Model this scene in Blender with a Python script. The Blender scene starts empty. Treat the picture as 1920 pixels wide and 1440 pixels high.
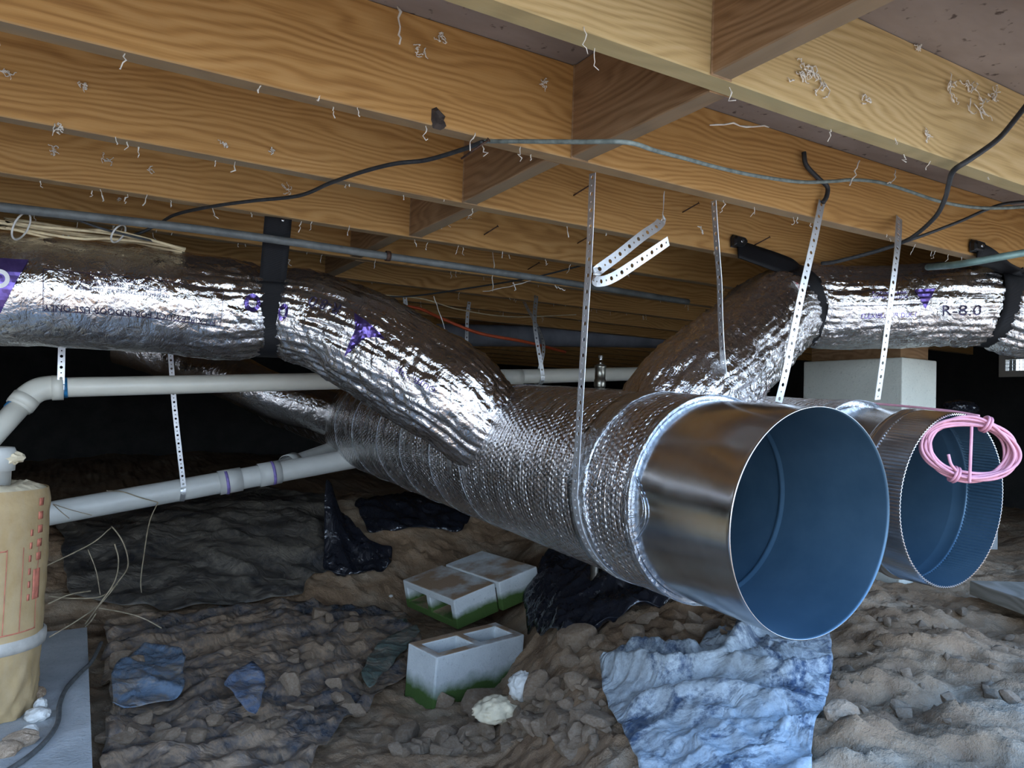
import bpy, bmesh, math, random
import numpy as np
from mathutils import Vector, Matrix

random.seed(7)
rng = np.random.default_rng(11)
scene = bpy.context.scene
COL = scene.collection

# ------------------------------------------------------------------ camera
F_PX, YAW, PITCH, ROLL = 1396.8, .52649, .035914, .033917
def cam_axes():
    f = np.array([math.sin(YAW)*math.cos(PITCH), math.cos(YAW)*math.cos(PITCH), math.sin(PITCH)])
    r = np.array([math.cos(YAW), -math.sin(YAW), 0.]); u = np.cross(r, f)
    c, s = math.cos(ROLL), math.sin(ROLL)
    return c*r+s*u, -s*r+c*u, f
CR, CU, CF = cam_axes()
cam = bpy.data.objects.new('camera', bpy.data.cameras.new('camera')); COL.objects.link(cam)
cam.data.sensor_fit = 'HORIZONTAL'; cam.data.sensor_width = 36.0
cam.data.lens = F_PX*36.0/1920; cam.data.clip_start = .01
cam.matrix_world = Matrix(((CR[0], CU[0], -CF[0], 0), (CR[1], CU[1], -CF[1], 0), (CR[2], CU[2], -CF[2], 0), (0, 0, 0, 1)))
scene.camera = cam

# ------------------------------------------------------------------ sky, sun, exposure
scene.view_settings.view_transform = 'Standard'
scene.view_settings.look = 'None'
scene.view_settings.gamma = 1.0
scene.view_settings.use_curve_mapping = False
scene.view_settings.exposure = 0.9
scene.cycles.max_bounces = 12; scene.cycles.diffuse_bounces = 4; scene.cycles.glossy_bounces = 9; scene.cycles.transmission_bounces = 2

world = bpy.data.worlds.new('sky'); scene.world = world; world.use_nodes = True
wn, wl = world.node_tree.nodes, world.node_tree.links
for n in list(wn): wn.remove(n)
wo = wn.new('ShaderNodeOutputWorld'); wb = wn.new('ShaderNodeBackground'); wt = wn.new('ShaderNodeTexCoord')
ws = wn.new('ShaderNodeSeparateXYZ'); wr = wn.new('ShaderNodeValToRGB')
wl.new(wt.outputs['Generated'], ws.inputs[0]); wl.new(ws.outputs['Z'], wr.inputs[0])
wr.color_ramp.elements[0].position = 0.0; wr.color_ramp.elements[0].color = (.72, .86, 1.0, 1)
wr.color_ramp.elements[1].position = 0.7; wr.color_ramp.elements[1].color = (.13, .36, .85, 1)
wl.new(wr.outputs[0], wb.inputs[0]); wl.new(wb.outputs[0], wo.inputs[0])
wb.inputs[1].default_value = 3.7

sun = bpy.data.objects.new('sun', bpy.data.lights.new('sun', 'SUN')); COL.objects.link(sun)
sun.data.energy = 5.0; sun.data.angle = math.radians(.6); sun.data.color = (1.0, .93, .82)
_sd = Vector((0.10, 0.10, -1.0)).normalized()
sun.rotation_euler = _sd.to_track_quat('-Z', 'Y').to_euler()

# ------------------------------------------------------------------ numeric helpers
def ray(px, py): return CF + CR*(px-960)/F_PX - CU*(py-720)/F_PX
def at(px, py, X=None, Y=None, Z=None):
    d = ray(px, py)
    t = X/d[0] if X is not None else Y/d[1] if Y is not None else Z/d[2]
    return d*t
def A(*v): return np.array(v, float)
def unit(v): v = np.asarray(v, float); return v/np.maximum(np.linalg.norm(v, axis=-1, keepdims=True), 1e-12)

_perm = np.random.default_rng(3).permutation(256); _perm = np.concatenate([_perm, _perm, _perm])
_grad = unit(np.random.default_rng(5).normal(size=(256, 3)))
def perlin(P):
    P = np.asarray(P, float); i = np.floor(P).astype(int); f = P-i; i &= 255
    w = f*f*f*(f*(f*6-15)+10); out = 0
    for dx in (0, 1):
        for dy in (0, 1):
            for dz in (0, 1):
                h = _perm[_perm[_perm[(i[..., 0]+dx) & 255]+((i[..., 1]+dy) & 255)]+((i[..., 2]+dz) & 255)]
                g = _grad[h]
                d = g[..., 0]*(f[..., 0]-dx)+g[..., 1]*(f[..., 1]-dy)+g[..., 2]*(f[..., 2]-dz)
                wx = w[..., 0] if dx else 1-w[..., 0]; wy = w[..., 1] if dy else 1-w[..., 1]; wz = w[..., 2] if dz else 1-w[..., 2]
                out = out+d*wx*wy*wz
    return out*1.6
def fbm(P, oct=4, ridge=False):
    a, s, o = 1., 0, 0; P = np.asarray(P, float)
    for k in range(oct):
        n = perlin(P+17.3*k)
        o = o+a*((1-2*np.abs(n)) if ridge else n); s += a; a *= .5; P = P*2.03
    return o/s
def sstep(a, b, x): t = np.clip((x-a)/(b-a), 0, 1); return t*t*(3-2*t)
def catmull(pts, n):
    P = np.asarray(pts, float); P = np.vstack([2*P[0]-P[1], P, 2*P[-1]-P[-2]])
    out = []
    m = len(P)-3
    for i in range(m):
        t = np.linspace(0, 1, 24, endpoint=(i == m-1))[:, None]
        p0, p1, p2, p3 = P[i:i+4]
        out.append(.5*((2*p1)+(p2-p0)*t+(2*p0-5*p1+4*p2-p3)*t**2+(3*p1-p0-3*p2+p3)*t**3))
    Q = np.vstack(out)
    return resample(Q, n)
def arclen(Q): return np.concatenate([[0], np.cumsum(np.linalg.norm(np.diff(Q, axis=0), axis=1))])
def resample(Q, n):
    s = arclen(Q); t = np.linspace(0, s[-1], n)
    return np.stack([np.interp(t, s, Q[:, k]) for k in range(3)], 1)
def rotz(a): c, s = math.cos(a), math.sin(a); return np.array([[c, -s, 0], [s, c, 0], [0, 0, 1]])

# ------------------------------------------------------------------ object helpers
def mesh_data(name, V, Fc, smooth=True, uv=None):
    me = bpy.data.meshes.new(name)
    V = np.asarray(V, float)
    me.from_pydata(V.tolist(), [], Fc if isinstance(Fc, list) else np.asarray(Fc).tolist())
    if smooth: me.polygons.foreach_set('use_smooth', np.ones(len(me.polygons), bool))
    if uv is not None:
        uv = np.asarray(uv, float); L = me.uv_layers.new(name='UVMap')
        li = np.zeros(len(me.loops), int); me.loops.foreach_get('vertex_index', li)
        L.data.foreach_set('uv', uv[li].ravel())
    me.update()
    return me
def tag(o, label=None, cat=None, group=None, kind=None):
    if label: o['label'] = label
    if cat: o['category'] = cat
    if group: o['group'] = group
    if kind: o['kind'] = kind
    return o
def obj(name, V, Fc, mat, parent=None, smooth=True, uv=None, data=None):
    me = data or mesh_data(name, V, Fc, smooth, uv)
    if mat is not None and not me.materials: me.materials.append(mat)
    o = bpy.data.objects.new(name, me); COL.objects.link(o)
    if parent is not None: attach(o, parent)
    return o
def attach(o, parent):
    o.parent = parent
    p, loc = parent, Vector((0, 0, 0))
    while p is not None: loc += p.location; p = p.parent if p.get('_off') else None
    o.matrix_parent_inverse = Matrix.Translation(-loc)
def empty(name, loc, label, cat, group=None):
    e = bpy.data.objects.new(name, None); e.location = Vector([float(x) for x in loc]); e.empty_display_size = .05
    COL.objects.link(e); return tag(e, label, cat, group)
def solidify(o, t, off=0.):
    m = o.modifiers.new('thickness', 'SOLIDIFY'); m.thickness = t; m.offset = off; return o
def bevel(o, w, seg=2):
    m = o.modifiers.new('bevel', 'BEVEL'); m.width = w; m.segments = seg; m.limit_method = 'ANGLE'; return o

def grid_faces(nu, nv, wrap=False):
    i = np.arange(nu-1)[:, None]; nj = nv if wrap else nv-1; j = np.arange(nj)[None, :]; j2 = (j+1) % nv
    a = i*nv+j; b = i*nv+j2; c = (i+1)*nv+j2; d = (i+1)*nv+j
    return np.stack([a, b, c, d], -1).reshape(-1, 4)
def frames(P, ref=None):
    T = np.gradient(P, axis=0); T = unit(T)
    n = np.cross(T[0], A(0, 0, 1) if abs(T[0][2]) < .9 else A(1, 0, 0)); n = n/np.linalg.norm(n)
    Ns = []
    for t in T:
        n = n-t*np.dot(n, t); n = n/np.linalg.norm(n); Ns.append(n)
    N = np.array(Ns); return T, N, np.cross(T, N)
def tube_geo(P, r, n=10, caps=True):
    P = np.asarray(P, float); T, N, B = frames(P)
    r = np.broadcast_to(np.asarray(r, float), (len(P),))
    ph = np.linspace(0, 2*np.pi, n, endpoint=False)
    V = P[:, None]+r[:, None, None]*(np.cos(ph)[None, :, None]*N[:, None]+np.sin(ph)[None, :, None]*B[:, None])
    V = V.reshape(-1, 3); Fc = grid_faces(len(P), n, True).tolist()
    if caps:
        Fc.append(list(range(n-1, -1, -1))); Fc.append([(len(P)-1)*n+k for k in range(n)])
    return V, Fc
def tube(name, P, r, mat, parent=None, n=10, caps=True):
    V, Fc = tube_geo(P, r, n, caps); return obj(name, V, Fc, mat, parent)
def cable(name, pts, r, mat, parent=None, n=8, res=None):
    P = catmull(pts, res or max(24, len(pts)*14)); return tube(name, P, r, mat, parent, n)
def join_geo(parts):
    V, Fc, k = [], [], 0
    for v, f in parts:
        V.append(np.asarray(v)); Fc += [[i+k for i in q] for q in (f if isinstance(f, list) else np.asarray(f).tolist())]; k += len(v)
    return np.vstack(V), Fc
def box_geo(x0, x1, y0, y1, z0, z1):
    V = A([x0, y0, z0], [x1, y0, z0], [x1, y1, z0], [x0, y1, z0], [x0, y0, z1], [x1, y0, z1], [x1, y1, z1], [x0, y1, z1])
    return V, [[0, 3, 2, 1], [4, 5, 6, 7], [0, 1, 5, 4], [1, 2, 6, 5], [2, 3, 7, 6], [3, 0, 4, 7]]
def lathe_geo(prof, C, D, n=48, flute=None, closed=False):
    """prof = [(along, radius)...] about axis D at C"""
    D = unit(A(*D)); a = unit(np.cross(D, A(0, 0, 1)) if abs(D[2]) < .95 else A(1, 0, 0)); b = np.cross(a, D)
    ph = np.linspace(0, 2*np.pi, n, endpoint=False); V = []
    for i, (s, r) in enumerate(prof):
        rr = r+(flute[i]*(np.arange(n) % 2) if flute is not None else 0)
        V.append(np.asarray(C)+D*s+(np.cos(ph)*rr)[:, None]*a+(np.sin(ph)*rr)[:, None]*b)
    Fc = grid_faces(len(prof), n, True).tolist()
    if closed:
        Fc.append(list(range(n))); Fc.append([(len(prof)-1)*n+k for k in range(n-1, -1, -1)])
    uv = np.array([(s, k/n*2*np.pi*max(r, 1e-3)) for s, r in prof for k in range(n)])
    return np.vstack(V), Fc, uv
def perf_strap(name, pts, wdirs, mat, label, group=None, width=.021, pitch=.0165, twist=None, smooth_path=True):
    """perforated steel hanger strap: real holes, alternating large and small"""
    n = 160
    C = catmull(pts, n) if smooth_path else resample(np.asarray(pts, float), n)
    s = arclen(C); L = s[-1]
    wd = np.asarray(wdirs, float)
    if wd.ndim == 1: wd = np.tile(wd, (2, 1))
    tt = np.linspace(0, L, len(wd)); W = np.stack([np.interp(s, tt, wd[:, k]) for k in range(3)], 1)
    T = unit(np.gradient(C, axis=0)); W = unit(W-T*np.sum(W*T, 1)[:, None])
    def ev(a, b):
        a = np.clip(a, 0, L)
        c = np.array([np.interp(a, s, C[:, k]) for k in range(3)]); w = np.array([np.interp(a, s, W[:, k]) for k in range(3)])
        return c+b*w
    V, Fc = [], []
    oct_ = [(-.5, -.5), (0, -.5), (.5, -.5), (.5, 0), (.5, .5), (0, .5), (-.5, .5), (-.5, 0)]
    for k in range(max(2, int(L/pitch))):
        c0 = (k+.5)*pitch; r = .0046 if k % 2 == 0 else .0022; base = len(V)
        for a, b in oct_: V.append(ev(c0+a*pitch, b*width))
        for q in range(8):
            an = math.atan2(oct_[q][1], oct_[q][0]); V.append(ev(c0+math.cos(an)*r, math.sin(an)*r))
        for q in range(8): Fc.append([base+q, base+(q+1) % 8, base+8+(q+1) % 8, base+8+q])
    o = obj(name, V, Fc, mat, smooth=False); solidify(o, .0011)
    return tag(o, label, 'strap', group)
def ribbon(name, pts, wdirs, width, mat, parent=None, thick=.003, n=60, smooth_path=True):
    C = catmull(pts, n) if smooth_path else resample(np.asarray(pts, float), n)
    wd = np.asarray(wdirs, float)
    if wd.ndim == 1: wd = np.tile(wd, (2, 1))
    s = arclen(C); tt = np.linspace(0, s[-1], len(wd)); W = np.stack([np.interp(s, tt, wd[:, k]) for k in range(3)], 1)
    T = unit(np.gradient(C, axis=0)); W = unit(W-T*np.sum(W*T, 1)[:, None])
    b = np.linspace(-.5, .5, 5)*width
    V = (C[:, None]+b[None, :, None]*W[:, None]).reshape(-1, 3)
    uv = np.stack([np.repeat(s, 5), np.tile(b, n)], 1)
    o = obj(name, V, grid_faces(n, 5), mat, parent, True, uv); solidify(o, thick); return o

# ------------------------------------------------------------------ materials
class M:
    def __init__(s, name, rough=.6, metal=0., col=(.5, .5, .5), spec=.5):
        s.m = bpy.data.materials.new(name); s.m.use_nodes = True
        s.n, s.l = s.m.node_tree.nodes, s.m.node_tree.links
        s.b = s.n['Principled BSDF']
        s.set('Roughness', rough); s.set('Metallic', metal); s.set('Base Color', (*col, 1)); s.set('Specular IOR Level', spec)
    def set(s, k, v): s.b.inputs[k].default_value = v
    def lk(s, a, b): s.l.new(a, b)
    def co(s, which='Object', scale=(1, 1, 1), rnd=0., rot=(0, 0, 0)):
        t = s.n.new('ShaderNodeTexCoord'); mp = s.n.new('ShaderNodeMapping'); mp.inputs['Scale'].default_value = scale; mp.inputs['Rotation'].default_value = rot
        out = t.outputs[which]
        if rnd:
            oi = s.n.new('ShaderNodeObjectInfo'); mu = s.math('MULTIPLY', oi.outputs['Random'], rnd); ad = s.n.new('ShaderNodeVectorMath'); ad.operation = 'ADD'
            s.lk(out, ad.inputs[0]); s.lk(mu, ad.inputs[1]); out = ad.outputs[0]
        s.lk(out, mp.inputs[0]); return mp.outputs[0]
    def math(s, op, a, b=None, c=None):
        m = s.n.new('ShaderNodeMath'); m.operation = op
        for k, v in enumerate((a, b, c)):
            if v is None: continue
            if isinstance(v, (int, float)): m.inputs[k].default_value = v
            else: s.lk(v, m.inputs[k])
        return m.outputs[0]
    def noise(s, co, scale, detail=4, rough=.55, dist=0.):
        t = s.n.new('ShaderNodeTexNoise'); t.inputs['Scale'].default_value = scale; t.inputs['Detail'].default_value = detail
        t.inputs['Roughness'].default_value = rough; t.inputs['Distortion'].default_value = dist; s.lk(co, t.inputs['Vector']); return t.outputs['Fac']
    def voro(s, co, scale, feature='F1', rnd=1.):
        t = s.n.new('ShaderNodeTexVoronoi'); t.feature = feature; t.inputs['Scale'].default_value = scale; t.inputs['Randomness'].default_value = rnd
        s.lk(co, t.inputs['Vector']); return t.outputs['Distance']
    def wave(s, co, scale, dist, detail=2, dscale=1., direction='Z'):
        t = s.n.new('ShaderNodeTexWave'); t.wave_type = 'BANDS'; t.bands_direction = direction; t.inputs['Scale'].default_value = scale
        t.inputs['Distortion'].default_value = dist; t.inputs['Detail'].default_value = detail; t.inputs['Detail Scale'].default_value = dscale
        s.lk(co, t.inputs['Vector']); return t.outputs['Fac']
    def ramp(s, fac, stops):
        r = s.n.new('ShaderNodeValToRGB'); e = r.color_ramp.elements
        while len(e) < len(stops): e.new(.5)
        for k, (p, c) in enumerate(stops):
            e[k].position = p; e[k].color = (*c, 1) if len(c) == 3 else c
        s.lk(fac, r.inputs[0]); return r.outputs[0]
    def rng(s, v, a, b, c=0., d=1.):
        r = s.n.new('ShaderNodeMapRange'); r.inputs[1].default_value = a; r.inputs[2].default_value = b; r.inputs[3].default_value = c; r.inputs[4].default_value = d
        s.lk(v, r.inputs[0]); return r.outputs[0]
    def mix(s, f, a, b, mode='MIX'):
        m = s.n.new('ShaderNodeMix'); m.data_type = 'RGBA'; m.blend_type = mode
        for k, v in ((0, f), (6, a), (7, b)):
            if isinstance(v, (int, float)): m.inputs[k].default_value = v
            elif isinstance(v, tuple): m.inputs[k].default_value = (*v, 1) if len(v) == 3 else v
            else: s.lk(v, m.inputs[k])
        return m.outputs[2]
    def color(s, c): s.lk(c, s.b.inputs['Base Color']); return s
    def rough(s, c): s.lk(c, s.b.inputs['Roughness']); return s
    def bump(s, h, strength=.4, dist=.01):
        p = s.n.new('ShaderNodeBump'); p.inputs['Strength'].default_value = strength; p.inputs['Distance'].default_value = dist
        s.lk(h, p.inputs['Height'])
        if s.b.inputs['Normal'].is_linked: s.lk(s.b.inputs['Normal'].links[0].from_socket, p.inputs['Normal'])
        s.lk(p.outputs[0], s.b.inputs['Normal']); return s

def wood(name, lo, mid, hi, scale=1., stain=.5, rough=.62, edge=(.27, .215, .14)):
    m = M(name, rough, spec=.25)
    c = m.co('Object', (.10*scale, .6*scale, .75*scale), rnd=23.)
    warp = m.noise(m.co('Object', (.5, 1, 2), rnd=11.), 2.2, 3, .5)
    wv = m.n.new('ShaderNodeVectorMath'); wv.operation = 'ADD'; m.lk(c, wv.inputs[0])
    m.lk(m.math('MULTIPLY', m.math('SUBTRACT', warp, .5), .22), wv.inputs[1])
    w = m.wave(wv.outputs[0], 30, 3.0, 3, .8)
    fine = m.noise(m.co('Object', (1.0, 20, 75), rnd=9.), 5, 5, .7)
    mid_n = m.noise(m.co('Object', (.5, 4, 9), rnd=19.), 4, 4, .6)
    blot = m.noise(m.co('Object', (1, 1.5, 2.2), rnd=31.), 3.2, 5, .62, .8)
    vis = m.rng(blot, .35, .65, .10, .30)
    f = m.math('ADD', m.math('MULTIPLY', w, vis), m.math('ADD', m.math('MULTIPLY', fine, .40), m.math('MULTIPLY', mid_n, .38)))
    base = m.ramp(f, [(.26, lo), (.48, mid), (.74, hi)])
    base = m.mix(m.rng(blot, .52, .80, 0, stain), base, lo)
    kn = m.voro(m.co('Object', (.55, 1, 1), rnd=5.), 2.0)
    base = m.mix(m.rng(kn, .015, .06, .75, 0.), base, (lo[0]*.3, lo[1]*.25, lo[2]*.25))
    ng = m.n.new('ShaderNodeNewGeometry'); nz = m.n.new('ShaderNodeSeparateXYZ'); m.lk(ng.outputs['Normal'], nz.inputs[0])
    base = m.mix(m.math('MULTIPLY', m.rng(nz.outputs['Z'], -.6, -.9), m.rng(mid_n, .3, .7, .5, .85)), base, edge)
    m.color(base); m.bump(fine, .15, .001)
    return m.m
W_AMBER = wood('joist_wood', (.28, .130, .038), (.48, .255, .080), (.60, .350, .132))
W_PALE = wood('pale_joist_wood', (.36, .235, .095), (.58, .405, .18), (.70, .52, .27), 1.1, .25, .62, (.40, .36, .20))
W_BLOCK = wood('blocking_wood', (.17, .092, .042), (.30, .175, .085), (.40, .25, .135), .8, .6)
W_PLANK = wood('weathered_plank', (.14, .125, .10), (.24, .22, .18), (.34, .31, .27), 1.2, .5, .8)

def simple(name, col, rough=.5, metal=0., var=.25, nscale=30, bumpd=0., spec=.5):
    m = M(name, rough, metal, col, spec); c = m.co('Object')
    n = m.noise(c, nscale, 4); lo = tuple(x*(1-var) for x in col); hi = tuple(min(1, x*(1+var)) for x in col)
    m.color(m.ramp(n, [(.3, lo), (.7, hi)]))
    if bumpd: m.bump(n, .5, bumpd)
    return m.m
PVC = simple('pvc_white', (.66, .63, .54), .38, var=.06, nscale=9)
PVC_DARK = simple('pvc_grey_white', (.60, .60, .56), .42, var=.08, nscale=9)
STEEL = simple('galvanised_strap', (.74, .75, .76), .42, .85, .10, 60)
CONDUIT = simple('zinc_conduit', (.15, .16, .155), .6, .3, .3, 25)
CONDUIT_G = simple('greenish_conduit', (.20, .32, .30), .5, .3, .25, 25)
BLACK_CABLE = simple('black_cable', (.028, .03, .032), .55, 0, .4, 80)
GREEN_CABLE = simple('grey_green_cable', (.20, .24, .22), .6, 0, .35, 60)
CREAM_CABLE = simple('cream_cable', (.62, .50, .30), .5, 0, .15, 40)
PINK = simple('pink_insulated_wire', (.66, .30, .36), .45, 0, .1, 40)
ORANGE = simple('orange_cord', (.62, .10, .03), .5, 0, .15, 40)
WHITE_TIE = simple('white_tie', (.6, .58, .54), .5, 0, .2, 60)
NAIL = simple('rusty_nail', (.09, .05, .035), .6, .6, .4, 200)
BRASS = simple('valve_metal', (.42, .40, .34), .35, 1., .3, 90)
CHROME = simple('bright_metal', (.8, .8, .8), .12, 1., .05, 50)
BLUE_PRIMER = simple('blue_primer', (.02, .16, .34), .4, 0, .5, 60)
PURPLE_PRIMER = simple('purple_primer', (.22, .17, .44), .45, 0, .4, 60)
INK = simple('purple_ink', (.16, .11, .36), .3, .9, .25, 40)
INK_BLACK = simple('dark_ink', (.06, .05, .09), .35, .7, .25, 90)
RED_INK = simple('faded_red_ink', (.50, .16, .10), .7, 0, .3, 60)
WEB = simple('cobweb', (.80, .75, .66), .95, 0, .12, 60)
STRAW = simple('dry_root', (.36, .29, .19), .8, 0, .3, 50)
LABEL_W = simple('white_tag', (.8, .8, .78), .5, 0, .06, 60)
RED = simple('red_print', (.5, .08, .10), .5, 0, .1, 60)
BARK = simple('bark', (.04, .028, .022), .7, 0, .5, 60, .006)
FIBRE = simple('glass_fibre_tuft', (.68, .58, .40), .95, 0, .25, 14, .02)
STONE_W = simple('pale_stone', (.55, .53, .48), .7, 0, .25, 30, .004)
GREYWRAP = simple('grey_wrap', (.22, .23, .26), .55, 0, .25, 8, .01)

# black webbing: woven ribs
m = M('black_webbing', .5, 0, (.012, .012, .013), .25); c = m.co('UV', (1, 1, 1))
wv = m.wave(c, 160, .6, 1, 1, 'X'); m.color(m.ramp(wv, [(0, (.004, .004, .005)), (1, (.018, .018, .02))])); m.bump(wv, .6, .001); WEBBING = m.m
m = M('black_buckle', .28, 0, (.012, .012, .013)); BUCKLE = m.m

# crinkled aluminised film of the flex ducts
m = M('crinkled_foil', .17, 1., (.78, .76, .75)); c = m.co('Object', (1, 1, 1)); cd = m.co('Object', (1.0, 1.0, .45), rot=(.3, .5, .4))
w1 = m.noise(cd, 26, 5, .6, 1.2); w2 = m.voro(c, 34, 'DISTANCE_TO_EDGE'); w3 = m.noise(c, 95, 3, .6, .5)
rid = m.math('ABSOLUTE', m.math('SUBTRACT', w1, .5))
h = m.math('ADD', m.math('MULTIPLY', rid, 1.5), m.math('ADD', m.math('MULTIPLY', m.math('MINIMUM', w2, .18), .7), m.math('MULTIPLY', w3, .18)))
m.bump(h, .46, .011); m.rough(m.rng(w1, .3, .7, .09, .19)); FOIL = m.m

FOIL_R = FOIL.copy(); FOIL_R.name = 'creased_foil'
for nd in FOIL_R.node_tree.nodes:
    if nd.type == 'BUMP': nd.inputs['Strength'].default_value = .6; nd.inputs['Distance'].default_value = .012
    if nd.type == 'MAPPING' and abs(nd.inputs['Rotation'].default_value[0]) > .1: nd.inputs['Scale'].default_value = (1.3, 1.3, .35)
# bubble-foil wrap of the trunk ducts: hexagonal bubbles from three crossed cosines
def bubble(name, s=.0125):
    m = M(name, .3, 1., (.80, .77, .76)); t = m.n.new('ShaderNodeTexCoord'); sp = m.n.new('ShaderNodeSeparateXYZ'); m.lk(t.outputs['UV'], sp.inputs[0])
    u, v = sp.outputs['X'], sp.outputs['Y']
    wob = m.noise(m.co('UV'), 22, 2, .5); wob = m.math('MULTIPLY', m.math('SUBTRACT', wob, .5), 1.6)
    k = 2*math.pi/s
    def cs(a, b): return m.math('COSINE', m.math('ADD', m.math('ADD', m.math('MULTIPLY', u, k*a*.72), m.math('MULTIPLY', v, k*b)), wob))
    h = m.math('ADD', m.math('ADD', cs(1.1547, 0), cs(-.57735, 1.)), cs(.57735, 1.))
    h = m.rng(h, -1.2, 2.2)
    big = m.noise(m.co('UV', (2.2, 1, 1)), 11, 4, .6, .8)
    cre = m.math('ABSOLUTE', m.math('SUBTRACT', m.noise(m.co('UV', (9, 1.1, 1)), 5, 3, .6, .4), .5)); cre = m.math('MINIMUM', cre, .06)
    m.bump(big, .5, .012); m.bump(cre, .8, .03); m.bump(h, .6, .004)
    m.rough(m.rng(big, .3, .7, .18, .32)); return m.m
BUBBLE = bubble('bubble_foil_wrap')
m = M('foil_tape', .22, 1., (.72, .76, .80)); n = m.noise(m.co('Object'), 70, 4, .65, 1.); m.bump(n, .7, .006); TAPE = m.m
# galvanised sheet
m = M('galvanised_inside_sky_blue', .42, .45, (.34, .43, .52)); c = m.co('Object'); n = m.noise(c, 5, 5, .65); m.color(m.ramp(n, [(.3, (.05, .105, .155)), (.7, (.085, .155, .215))])); m.rough(m.rng(n, .3, .7, .34, .5)); GALV_IN = m.m  # blue sky reflection in the duct mouths is painted into this metal colour
m = M('galvanised_sheet', .2, 1., (.62, .63, .64)); c = m.co('Object'); n = m.noise(c, 6, 4, .6); sp = m.voro(c, 55)
m.color(m.ramp(n, [(.3, (.50, .51, .52)), (.7, (.70, .71, .72))])); m.rough(m.rng(n, .3, .7, .16, .27)); m.bump(sp, .04, .002)
m.bump(m.noise(m.co('Object'), 3.5, 2), .25, .02); GALV = m.m
m = M('subfloor_board', .85, 0, (.3, .25, .22), .2); n = m.noise(m.co('Object', (1, 2.5, 1)), 2.2, 5, .6); n2 = m.noise(m.co('Object'), 40, 3)
m.color(m.mix(m.rng(n2, .62, .7), m.ramp(n, [(.3, (.20, .165, .145)), (.7, (.36, .31, .28))]), (.1, .08, .07))); SUBFLOOR = m.m
# concrete
def concrete(name, a, b, moss=False, axis='Z'):
    m = M(name, .88, 0, a, .25); c = m.co('Object', rnd=7.); n = m.noise(c, 7, 6, .65); n2 = m.noise(c, 120, 3, .6)
    col = m.ramp(n, [(.3, a), (.7, b)]); col = m.mix(m.rng(n2, .6, .72, 0, .5), col, tuple(x*.55 for x in a))
    if moss:
        sp = m.n.new('ShaderNodeSeparateXYZ'); t = m.n.new('ShaderNodeTexCoord'); m.lk(t.outputs['Generated'], sp.inputs[0])
        hgt = sp.outputs['Z'] if axis == 'Z' else m.math('SUBTRACT', 1., sp.outputs['Y'])
        g = m.math('ADD', hgt, m.math('MULTIPLY', m.math('SUBTRACT', m.noise(c, 9, 4), .5), .55))
        col = m.mix(m.rng(g, .60, .34), col, (.055, .10, .022))
        d = m.noise(c, 5, 5, .6); nn = m.n.new('ShaderNodeNewGeometry'); s2 = m.n.new('ShaderNodeSeparateXYZ'); m.lk(nn.outputs['Normal'], s2.inputs[0])
        up = m.math('MULTIPLY', m.rng(s2.outputs['Z'], .6, .9), m.rng(d, .38, .55)); col = m.mix(up, col, (.30, .20, .125))
    m.color(col); m.bump(n2, .5, .004); m.bump(n, .3, .01); return m.m
CONC = concrete('concrete', (.40, .40, .37), (.52, .52, .49)); CONC_PAD = concrete('concrete_pad', (.36, .37, .36), (.52, .53, .52)); CMU = concrete('mossy_block', (.46, .48, .47), (.60, .62, .60), True); CMU_FLAT = concrete('mossy_block_flat', (.46, .48, .47), (.60, .62, .60), True, 'Y')
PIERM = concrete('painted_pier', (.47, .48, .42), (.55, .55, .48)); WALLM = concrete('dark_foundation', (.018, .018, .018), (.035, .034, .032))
# clay ground
def clay(name, cols, sc=1.):
    m = M(name, .85, 0, cols[0], .3); c = m.co('Object', rnd=3.); n = m.noise(c, 2.6*sc, 6, .62, .4); n2 = m.noise(c, 14*sc, 6, .7); n3 = m.noise(c, 90*sc, 4, .7)
    col = m.ramp(m.math('ADD', m.math('MULTIPLY', n, .65), m.math('MULTIPLY', n2, .35)), [(.34, cols[0]), (.48, cols[1]), (.6, cols[2]), (.72, cols[3])])
    col = m.mix(m.rng(n3, .62, .75, 0, .6), col, cols[3]); m.color(col)
    m.rough(m.rng(n2, .35, .65, .6, .95)); m.bump(n3, .7, .006); m.bump(n2, .6, .02); return m.m
GROUND = clay('crawlspace_clay', [(.13, .075, .04), (.25, .16, .092), (.31, .235, .16), (.40, .335, .255)])
CLOD = clay('clay_clod', [(.26, .165, .10), (.37, .26, .17), (.44, .335, .24), (.52, .43, .33)], 2.)
OUTG = clay('outdoor_ground', [(.30, .25, .19), (.38, .33, .26), (.43, .38, .30), (.48, .44, .37)], .3)
# plastics
def plastic(name, base, mud, mudlo, mudhi, rough=.22, sc=6):
    m = M(name, rough, 0, base, .6); c = m.co('Object', rnd=4.); n = m.noise(c, sc, 7, .68, .7); n2 = m.noise(c, sc*9, 5, .75)
    k = m.rng(m.math('ADD', m.math('MULTIPLY', n, .7), m.math('MULTIPLY', n2, .3)), mudlo, mudhi)
    mc = m.ramp(n2, [(.3, tuple(x*.7 for x in mud)), (.7, tuple(x*1.25 for x in mud))])
    m.color(m.mix(k, base, mc)); m.rough(m.rng(k, 0, 1, rough, .8))
    fold = m.math('ABSOLUTE', m.math('SUBTRACT', m.noise(c, 9, 3, .5, 1.5), .5)); m.bump(fold, .6, .03)
    m.bump(m.math('MULTIPLY', k, n2), .35, .006); return m.m
BLACKP = plastic('black_polythene', (.012, .013, .018), (.12, .11, .11), .56, .76, .13)
MUDDYP = plastic('muddy_polythene', (.05, .056, .066), (.25, .17, .105), .40, .56, .2, 5)
GREYMUD = plastic('silty_polythene', (.022, .022, .024), (.12, .10, .075), .40, .60, .35, 5)
TARPM = plastic('sky_tinted_sheet', (.045, .075, .13), (.33, .37, .39), .40, .50, .3, 8)  # muddy black poly; the blue of the sky light is painted into its colour
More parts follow.
